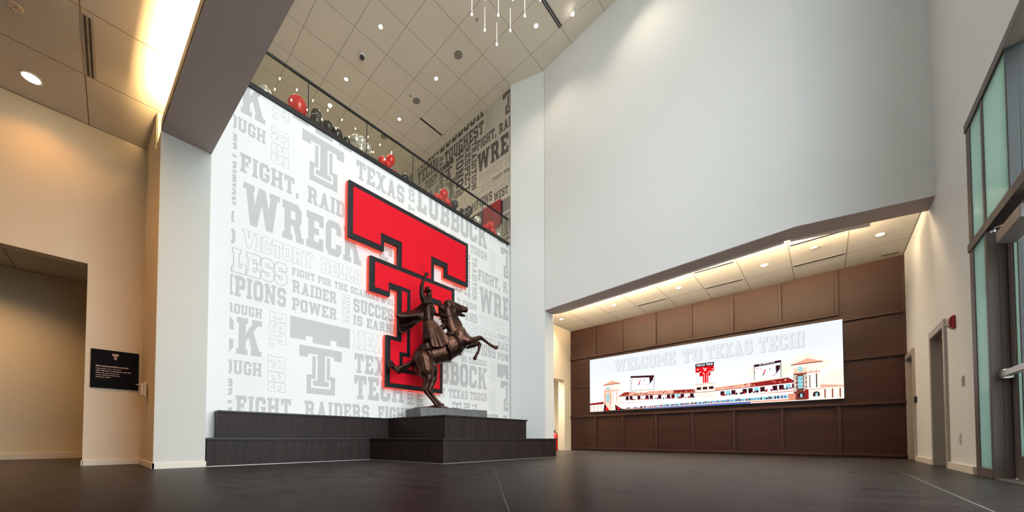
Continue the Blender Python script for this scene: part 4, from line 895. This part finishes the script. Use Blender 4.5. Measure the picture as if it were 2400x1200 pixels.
def slotdiff(name, x0, x1, y0, y1, z, slots, lb, cat='air diffuser', group=None):
    o = thing(name, ((x0 + x1) / 2, (y0 + y1) / 2, z), lb, cat, group)
    MB().box(x0, y0, z - .006, x1, y1, z + .01).build('diffuser_frame', M['dframe'] if z < 10 else M['plate'], o)
    s = MB()
    for a, b in slots: s.box(*((x0 + .01, a, z - .008, x1 - .01, b, z - .004) if (x1 - x0) > (y1 - y0) else (a, y0 + .01, z - .008, b, y1 - .01, z - .004)))
    s.build('slot', M['darkframe'], o); return o
GS = 'linear slot air diffusers'
slotdiff('slot_diffuser', 7.7, 9.93, 5.745, 5.875, 13.76, [(5.765, 5.80), (5.825, 5.86)], 'long twin-slot diffuser in the high ceiling by the hanging cluster', group=GS)
slotdiff('slot_diffuser', 8.72, 9.90, 11.60, 11.68, 13.76, [(11.61, 11.67)], 'short black slot diffuser in the ceiling over the balcony', group=GS)
slotdiff('slot_diffuser', -.425, -.295, 6.90, 8.05, 6.15, [(-.395, -.37), (-.35, -.325)], 'twin-slot diffuser in the low warm-lit ceiling at the left', group=GS)
for x0, x1, lb in ((11.74, 11.82, 'front'), (13.22, 13.30, 'rear')):
    for ya, yb, wh_ in ((-.45, .565, 'second bay from the right-hand wall'), (1.66, 2.62, 'bay in the middle of the niche'), (3.75, 4.72, 'bay towards the white pier')):
        if lb == 'front' and ya > 3: continue
        slotdiff('slot_diffuser', x0, x1, ya + .02, yb - .02, 5.30, [(x0 + .006, x1 - .006)], f'{lb} slot diffuser in the niche ceiling, {wh_}', group=GS)
slotdiff('slot_diffuser', 14.08, 14.16, -1.42, -1.12, 5.30, [(14.10, 14.14)], 'tiny slot diffuser in the niche ceiling corner at the right-hand wall', group=GS)

# ------------------------------------------------------------------ left wall: black sign, dispenser
o = thing('wall_sign', (0, 9.33, 1.75), 'black rectangular wall sign with small emblem and list beside the doorway', 'sign')
MB().box(-.315, 9.295, 1.41, .32, 9.33, 2.11).build('sign_panel', M['signblk'], o, bevel=.003)
lg = MB()
for p in emblem(-.045, 1.945, .0215): lg.face([(a, 9.2935 , b) for a, b in p])
lg.build('sign_emblem', M['signtxt'], o, fixn=False)
tx = MB(); random.seed(5)
for row, (z, ln, hh) in enumerate(((1.795, .42, .026), (1.755, .33, .014), (1.715, .45, .018), (1.675, .30, .015), (1.637, .32, .015), (1.60, .14, .015))):
    tx = MB(); a = -.25
    while a < -.25 + ln:
        w = random.uniform(.03, .075); b = a
        while b < a + w:
            c = random.uniform(.008, .014); q = hh * random.uniform(.7, 1.0); tx.face([(b, 9.2935, z), (b + c, 9.2935, z), (b + c, 9.2935, z + q), (b, 9.2935, z + q)]); b += c + .003
        a += w + .014
    tx.build('sign_lettering', M['signtxt'], o, fixn=False)
o = thing('wall_sensor', (.385, 8.38, 1.33), 'small cream thermostat box on the return wall beside the black sign', 'thermostat')
MB().box(.355, 8.33, 1.22, .386, 8.47, 1.47).build('back_plate', M['sensor'], o, bevel=.004)
MB().box(.315, 8.35, 1.24, .357, 8.45, 1.45).build('cover', M['sensor'], o, bevel=.012)
MB().tube([(.33, 8.44, 1.42), (.26, 8.50, 1.435)], .007, 6).build('lever', M['sensor'], o)

# ------------------------------------------------------------------ right wall devices
o = thing('fire_alarm', (9.66, -1.52, 2.41), 'dark red fire alarm strobe on the wall above the grey switch plate', 'fire alarm')
MB().box(9.57, -1.52, 2.31, 9.74, -1.485, 2.52).build('alarm_base', M['dkred'], o, bevel=.015)
MB().prism([(-1.487, 2.33), (-1.46, 2.34), (-1.45, 2.40), (-1.465, 2.49), (-1.487, 2.51)], lambda p, t_: (t_, p[0], p[1]), 9.585, 9.725).build('alarm_body', M['dkred'], o, bevel=.012)
MB().prism([(-1.455, 2.36), (-1.425, 2.375), (-1.455, 2.44)], lambda p, t_: (t_, p[0], p[1]), 9.60, 9.71).build('strobe_lens', M['plate2'], o)
def plate(name, x0, x1, z0, z1, m, lb, cat, inner):
    o = MB().box(x0, -1.52, z0, x1, -1.508, z1).build(name, m, bevel=.003); recentre(o, ((x0 + x1) / 2, -1.52, (z0 + z1) / 2)); tag(o, lb, cat)
    MB().box((x0 * .65 + x1 * .35), -1.51, z0 * .7 + z1 * .3, (x0 * .35 + x1 * .65), -1.503, z0 * .3 + z1 * .7).build(inner, m, o, bevel=.002); return o
plate('switch_plate', 9.18, 9.29, 1.33, 1.48, M['plate'], 'grey metal light switch plate beside the entrance glazing', 'light switch', 'toggle')
plate('outlet_plate', 9.47, 9.58, .44, .60, M['plate2'], 'white wall outlet low beside the entrance glazing', 'power outlet', 'socket')
o = MB().box(13.13, -1.52, 1.36, 13.25, -1.48, 1.50).build('card_reader', M['black'], bevel=.006); recentre(o, (13.19, -1.52, 1.43)); tag(o, 'small black card reader beside the far door frame', 'card reader')
MB().box(13.16, -1.482, 1.45, 13.22, -1.478, 1.47).build('indicator', M['plate'], o)
o = MB().box(14.392, 7.55, .40, 14.40, 7.63, .52).build('outlet_plate', M['batten']); recentre(o, (14.4, 7.59, .46)); tag(o, 'dark outlet plate low on the walnut panelling', 'power outlet')
MB().box(14.389, 7.575, .43, 14.393, 7.605, .49).build('socket', M['darkframe'], o)

# ------------------------------------------------------------------ fire extinguisher in the passage opening
EX, EY = 13.28, 8.14
o = thing('fire_extinguisher', (EX, EY, 0), 'red fire extinguisher standing in the opening behind the white pier', 'fire extinguisher')
MB().lathe([(.115, 0), (.12, .02), (.12, .10), (.125, .11), (.13, .12), (.13, .60), (.12, .66), (.07, .71), (.035, .73), (.035, .76)], (EX, EY, 0), 28).build('cylinder', M['red'], o, smooth=True)
MB().lathe([(.03, 0), (.034, .03), (.03, .09)], (EX, EY, .755), 14).build('valve', M['black'], o)
MB().tube([(EX, EY, .83), (EX - .05, EY - .05, .88), (EX - .12, EY - .08, .90)], .012, 8).tube([(EX, EY, .81), (EX - .12, EY - .08, .83)], .010, 8).build('lever', M['black'], o)
MB().tube([(EX + .03, EY, .80), (EX + .16, EY - .03, .74), (EX + .17, EY - .03, .45), (EX + .14, EY - .02, .25)], .013, 8).build('hose', M['black'], o)

# ------------------------------------------------------------------ panels hung on the upper wall
o = thing('portrait_print', (10.30, 9.72, 9.4), 'dark portrait print on the lettered balcony wall beside the red panels', 'picture')
MB().box(10.25, 9.48, 8.5, 10.29, 10.07, 9.62).build('print_panel', M['photo'], o)
MB().ball((10.248, 9.73, 9.25), .006, .075, .11).build('printed_face', M['skin'], o)
MB().ball((10.244, 9.75, 9.32), .007, .095, .075).build('printed_hair', M['black'], o)
for y0, y1, z1, lb in ((9.00, 9.44, 9.60, 'red panel beside the dark portrait on the lettered balcony wall'), (8.56, 8.97, 9.60, 'red panel with black edge next to the grey emblem on the balcony wall')):
    o = thing('red_panel', (10.26, (y0 + y1) / 2, 9.2), lb, 'wall panel', 'red panels on the balcony wall')
    MB().prism([(-y1, 8.60), (-y0 - .08, 8.60), (-y0, 8.75), (-y0, z1), (-y1, z1)], lambda p, t_: (t_, -p[0], p[1]), 10.20, 10.24).build('panel_face', M['redpanel'], o)
    MB().box(10.24, y0 - .025, 8.70, 10.29, y1 - .05, z1 - .06).build('panel_back', M['darkframe'], o)

# ------------------------------------------------------------------ video wall
SX, SY, SZ = 14.33, 7.06, 1.64
vw = thing('video_wall', (SX, 3.33, 2.75), 'wide bright LED video wall reading WELCOME TO TEXAS TECH on the walnut panelling', 'screen')
MB().box(14.34, -.39, 1.64, 14.395, 7.06, 3.86).build('screen_cabinet', M['darkframe'], vw)
def ecol(c, s=1.): return emis('screen_%02x%02x%02x' % c, lin(*c), s)
VS = 1.12
sky = bpy.data.materials.new('screen_sky'); sky.use_nodes = True
n = sky.node_tree.nodes; l = sky.node_tree.links; n.remove(n['Principled BSDF']); e = n.new('ShaderNodeEmission'); e.inputs[1].default_value = VS
tc = n.new('ShaderNodeTexCoord'); sx = n.new('ShaderNodeSeparateXYZ'); l.new(tc.outputs['Object'], sx.inputs[0])
mr = n.new('ShaderNodeMapRange'); mr.inputs[1].default_value = -1.1; mr.inputs[2].default_value = 1.1; l.new(sx.outputs[2], mr.inputs[0])
cr = n.new('ShaderNodeValToRGB'); cr.color_ramp.elements[0].color = lin(255, 253, 250); cr.color_ramp.elements[0].position = .25; cr.color_ramp.elements[1].color = lin(233, 239, 243); cr.color_ramp.elements[1].position = .75
l.new(mr.outputs[0], cr.inputs[0]); l.new(cr.outputs[0], e.inputs[0]); l.new(e.outputs[0], n['Material Output'].inputs[0])
SCR = [sky] + [ecol(c, VS) for c in ((224, 229, 233), (203, 210, 216), (255, 240, 228), (226, 150, 120), (150, 40, 36), (60, 24, 30), (236, 24, 32), (20, 16, 30), (150, 215, 225), (255, 255, 255), (250, 214, 190), (70, 110, 190), (238, 176, 150), (250, 244, 226), (120, 62, 52))]
SKY, LET, SHD, CREAM, EDGE, ROOF, DARK, RED, NAVY, CYAN, WHT, PEACH, BLUE, TERRA, HALO, BRK = range(16)
class Scr(MB):
    lay = 0
    def poly(s, pts, mi):
        s.lay += 1
        pts = [(a, b) for a, b in pts]
        c = clip(pts, .0, 7.45, 0, 2.22)
        if not c: return
        if area(c) < 0: c = c[::-1]
        MB.face(s, [(SX - .0002 * s.lay / 4 - .001, SY - a, SZ + b) for a, b in c], mi)
    def rect(s, a0, b0, a1, b1, mi): s.poly([(a0, b0), (a1, b0), (a1, b1), (a0, b1)], mi)
    def quad(s, aL, bL0, bL1, aR, bR0, bR1, mi): s.poly([(aL, bL0), (aR, bR0), (aR, bR1), (aL, bL1)], mi)
s = Scr(); s.rect(0, 0, 7.45, 2.22, SKY)
s.build('screen_backdrop', SCR, vw, fixn=False)
s = Scr(); s.lay = 10
def word(txt, a0, a1, b0, b1):
    ps = place(txt, a0, a1, b0, b1)
    for p in ps: s.poly([(x + .022, y - .022) for x, y in grow(p, .006)], SHD)
    for p in ps: s.poly(p, LET)
for tt, a0, a1 in (('WELCOME', 1.06, 3.26), ('TO', 3.47, 4.08), ('TEXAS', 4.21, 5.45), ('TECH!', 5.60, 6.66)): word(tt, a0, a1, 1.585, 2.06)
s.build('screen_headline', SCR, vw, fixn=False)
s = Scr(); s.lay = 40; random.seed(21)
for cx_, cy_, rr in ((6.66, 1.14, .30), (6.95, 1.05, .22), (7.35, .62, .28), (6.1, .95, .30), (5.6, 1.0, .25), (1.0, 1.05, .33), (2.1, .95, .30)):
    s.poly([(cx_ + rr * math.cos(q * .4189), cy_ + rr * .75 * math.sin(q * .4189)) for q in range(15)], HALO)
# towers
def tower(a0, a1, b0, top, ro, big):
    w = a1 - a0
    s.rect(a0, b0, a1, top, CREAM); s.rect(a0, b0, a0 + w * .5, top - .1, PEACH)
    if big: s.rect(a0, b0, a0 + w * .5, top - .26, BRK)
    s.poly([(a0 - w * .08, top + .02), (a1 + w * .08, top + .04), (a0 + w * .55, top + ro)], TERRA)
    s.poly([(a0 - w * .10, top + .0), (a1 + w * .1, top + .02), (a1 + w * .1, top + .045), (a0 - w * .10, top + .025)], ROOF)
    s.rect(a0, top - .26, a1, top - .235, EDGE)
    for k in range(5): s.rect(a0 + w * (.06 + .2 * k), top - .235, a0 + w * (.09 + .2 * k), top - .19, EDGE)
    s.poly([(a0 + w * .27 + .05 * math.cos(q * .5), top - .12 + .07 * math.sin(q * .5)) for q in range(7)], CYAN)
    s.rect(a0 + w * .18, top - .19, a0 + w * .36, top - .12, CYAN)
    for k in range(11):
        for j in (0, 1): s.rect(a0 + (.0 if j == 0 else w * .38) + .01 * (k % 2), top - .33 - .045 * k, a0 + (w * .13 if j == 0 else w * .5) - .012 * (k % 3), top - .30 - .045 * k, CREAM if big else EDGE)
    s.rect(a0 + w * .16, top - .70, a0 + w * .36, top - .34, CYAN)
    for k in range(3): s.rect(a0 + w * .16, top - .42 - .11 * k, a0 + w * .36, top - .41 - .11 * k, DARK if big else EDGE)
    s.rect(a0 + w * .60, top - .70, a0 + w * .63, top - .33, DARK if big else EDGE); s.rect(a0 + w * .84, top - .70, a0 + w * .88, top - .3, DARK if big else EDGE); s.rect(a0 + w * .63, top - .70, a0 + w * .84, top - .33, WHT)
s.rect(0, 0, .62, .26, CREAM); s.quad(0, .28, .36, .60, .30, .40, ROOF)
for k in range(4): s.rect(.04 + .15 * k, .04, .06 + .15 * k, .24, EDGE); s.rect(.07 + .15 * k, .06, .15 + .15 * k, .21, WHT)
tower(.62, 1.22, 0, 1.06, .17, False)
# long stand
s.quad(1.22, .28, .60, 6.50, .30, .56, CREAM); s.quad(1.30, .30, .58, 3.90, .26, .47, WHT); s.quad(4.45, .26, .49, 6.48, .33, .56, WHT)
s.poly([(1.22, .57), (1.47, .72), (3.9, .60), (3.9, .48)], TERRA); s.poly([(1.22, .57), (1.42, .70), (1.62, .70), (1.62, .58)], ROOF); s.poly([(3.2, .52), (3.2, .63), (3.9, .605), (3.9, .50)], ROOF)
s.poly([(4.37, .49), (4.37, .59), (6.30, .72), (6.48, .57)], TERRA); s.poly([(5.4, .535), (5.4, .64), (6.30, .72), (6.48, .57)], ROOF)
s.quad(1.22, .555, .575, 3.9, .465, .485, ROOF); s.quad(4.37, .475, .49, 6.48, .555, .575, ROOF)
for k in range(90):
    a = 1.3 + 5.15 * k / 90
    if 3.85 < a < 4.42: continue
    b0_, b1_ = (.575 - .09 * (a - 1.22) / 2.7, .72 - .115 * (a - 1.47) / 2.43) if a < 3.9 else (.50 + .08 * (a - 4.37) / 2.1, .59 + .13 * (a - 4.37) / 1.93)
    if a < 1.47: b1_ = b0_ + (a - 1.22) * .55
    if a > 6.3: b1_ = b0_ + .09
    q = random.uniform(0, .6); s.rect(a, b0_ + (b1_ - b0_) * q, a + random.uniform(.012, .04), b0_ + (b1_ - b0_) * (q + .35), random.choice((ROOF, EDGE, PEACH, ROOF)))
for k in range(34):
    a = 1.5 + .148 * k
    if 3.85 < a < 4.5: continue
    top = (.54 - .035 * (a - 1.5)) if a < 4.2 else (.445 + .04 * (a - 4.4)); bot = top - .14
    if k % 5 in (0, 1, 3): s.rect(a, bot, a + .11, top, DARK)
    elif k % 5 == 2 and a > 2.8: s.rect(a, bot, a + .12, top, CYAN)
    for q in range(5): x = a + random.uniform(0, .14); c = random.choice((RED, DARK, NAVY, ROOF)); s.rect(x, bot - .02, x + random.uniform(.012, .03), bot + random.uniform(.01, .06), c)
s.quad(1.08, .29, .315, 4.62, .205, .235, EDGE); s.quad(4.37, .225, .25, 6.64, .295, .325, EDGE); s.quad(1.1, .30, .335, 4.6, .235, .27, WHT); s.quad(4.4, .25, .28, 6.6, .325, .36, WHT)
s.quad(1.45, .06, .27, 6.3, .10, .28, WHT); s.quad(2.6, .06, .12, 6.3, .10, .19, CYAN)
for k in range(300):
    a = random.uniform(1.5, 6.25); bb_ = .045 + .012 * (a - 1.5); hgt = random.uniform(.02, .085) * (.6 + .1 * a)
    s.rect(a, bb_, a + random.uniform(.008, .022), bb_ + hgt, random.choice((DARK, NAVY, DARK, BLUE, RED)))
s.quad(1.2, 0, .045, 6.8, .02, .075, TERRA); s.quad(2.2, 0, .03, 5.4, .0, .05, BLUE); s.quad(.6, 0, .02, 2.2, 0, .03, DARK)
s.poly([(.60, 0), (.64, .32), (.82, .06), (.86, 0)], DARK); s.poly([(.66, .02), (.72, .20), (.84, .03)], RED); s.poly([(1.08, .24), (1.35, .06), (1.6, .02), (1.1, .02)], DARK); s.poly([(1.14, .16), (1.3, .07), (1.2, .03)], RED)
# central block, emblem board, side boards
s.rect(3.88, .42, 4.46, .78, CREAM); s.rect(3.88, .745, 4.46, .76, EDGE); s.rect(3.88, .47, 4.46, .485, ROOF)
for k in range(3): s.rect(3.93 + .18 * k, .56, 4.06 + .18 * k, .65, DARK)
s.rect(3.90, 1.345, 4.44, 1.47, NAVY)
for p in place('TEXAS TECH', 3.93, 4.41, 1.375, 1.44): s.poly(p, WHT)
s.rect(3.90, 1.18, 4.44, 1.345, RED); s.rect(4.02, 1.03, 4.34, 1.16, RED); s.rect(4.08, 1.14, 4.28, 1.2, RED); s.rect(4.115, .79, 4.275, 1.05, RED)
for a, b in ((4.155, .8), (4.225, .8)): s.rect(a, b, a + .012, 1.1, WHT)
for a, b, w_, c in ((3.95, 1.25, .05, WHT), (4.34, 1.27, .06, DARK), (4.13, 1.27, .03, WHT), (4.18, 1.25, .05, WHT), (3.99, 1.21, .02, DARK), (4.15, 1.20, .06, WHT), (4.38, 1.21, .03, WHT), (4.05, 1.08, .04, DARK), (4.12, 1.10, .03, WHT), (4.26, 1.09, .04, WHT), (4.31, 1.06, .02, DARK)): s.rect(a, b, a + w_, b + .035, c)
for p in (_r(3.90, 1.165, 4.02, 1.18), _r(4.34, 1.165, 4.44, 1.18), _r(4.02, 1.02, 4.11, 1.03), _r(4.28, 1.02, 4.34, 1.03)): s.poly(p, DARK)
for a0, a1, b0, b1, t0, t1 in ((1.70, 2.56, .74, .71, 1.32, 1.25), (5.50, 6.15, .68, .745, 1.21, 1.27)):
    s.poly([(a0, b0), (a1, b1), (a1, t1), (a0, t0)], DARK); s.poly([(a0 + .014, b0 + .012), (a1 - .014, b1 + .012), (a1 - .014, t1 - .075), (a0 + .014, t0 - .075)], WHT)
    w = a1 - a0; m_ = (b0 + t0) / 2
    s.poly([(a0 + w * .32, m_ - .10), (a0 + w * .40, m_ + .08), (a0 + w * .45, m_ + .10), (a0 + w * .38, m_ - .06)], RED); s.poly([(a0 + w * .30, m_ - .14), (a0 + w * .36, m_ - .02), (a0 + w * .39, m_ - .05)], NAVY)
    s.poly([(a0 + w * .82, m_ - .08), (a0 + w * .80, m_ + .17), (a0 + w * .97, m_ + .17), (a0 + w * .95, m_ + .05)], DARK); s.poly([(a0 + w * .76, m_ - .11), (a0 + w * .84, m_ - .02), (a0 + w * .86, m_ - .06)], BLUE); s.poly([(a0 + w * .62, m_ - .13), (a0 + w * .78, m_ - .10), (a0 + w * .78, m_ - .12)], RED)
    s.poly([(a0 + w * .56, m_ + .02), (a0 + w * .58, m_ + .10), (a0 + w * .62, m_ + .1)], NAVY); s.rect(a0 + w * .05, m_ + .13, a0 + w * .16, m_ + .145, RED); s.rect(a0 + w * .02, m_, a0 + w * .06, m_ + .02, DARK); s.rect(a0 + w * .25, m_ + .1, a0 + w * .28, m_ + .13, RED)
s.poly([(5.655 + .024 * math.cos(q * .5236), 1.193 + .024 * math.sin(q * .5236)) for q in range(12)], WHT); s.poly([(5.655 + .014 * math.cos(q * .5236), 1.193 + .014 * math.sin(q * .5236)) for q in range(12)], NAVY)
for p in place('WESTERN BANK', 5.70, 6.00, 1.188, 1.222): s.poly([(x, y + (x - 5.7) * .09) for x, y in p], WHT)
s.quad(5.0 + .5, .66, .72, 6.12, .70, .76, CREAM); s.quad(1.9, .64, .73, 2.35, .63, .72, CREAM)
tower(6.42, 6.99, .02, 1.06, .17, True)
s.rect(6.99, 0, 7.45, .34, CREAM); s.quad(6.99, .34, .43, 7.45, .33, .37, TERRA); s.quad(6.99, .43, .55, 7.45, .37, .54, CREAM)
for k in range(6): s.rect(7.06 + .075 * k, .05, 7.09 + .075 * k, .28, WHT if k % 2 else EDGE)
for k in (0, 1, 2): s.rect(7.07 + .15 * k, .03, 7.085 + .15 * k, .30, DARK)
s.rect(6.76, .02, 7.05, .30, CREAM); s.rect(6.76, .30, 7.05, .315, EDGE)
for cx_ in (6.58, 6.90): s.rect(cx_ - .07, .10, cx_ + .07, .18, DARK); s.poly([(cx_ + .07 * math.cos(q * .5236), .18 + .06 * math.sin(q * .5236)) for q in range(7)], DARK); s.rect(cx_ - .02, .1, cx_ + .03, .2, CYAN)
s.rect(6.3, .02, 6.46, .22, EDGE); s.rect(6.66, .03, 6.74, .32, ROOF)
s.build('screen_picture', SCR, vw, fixn=False)
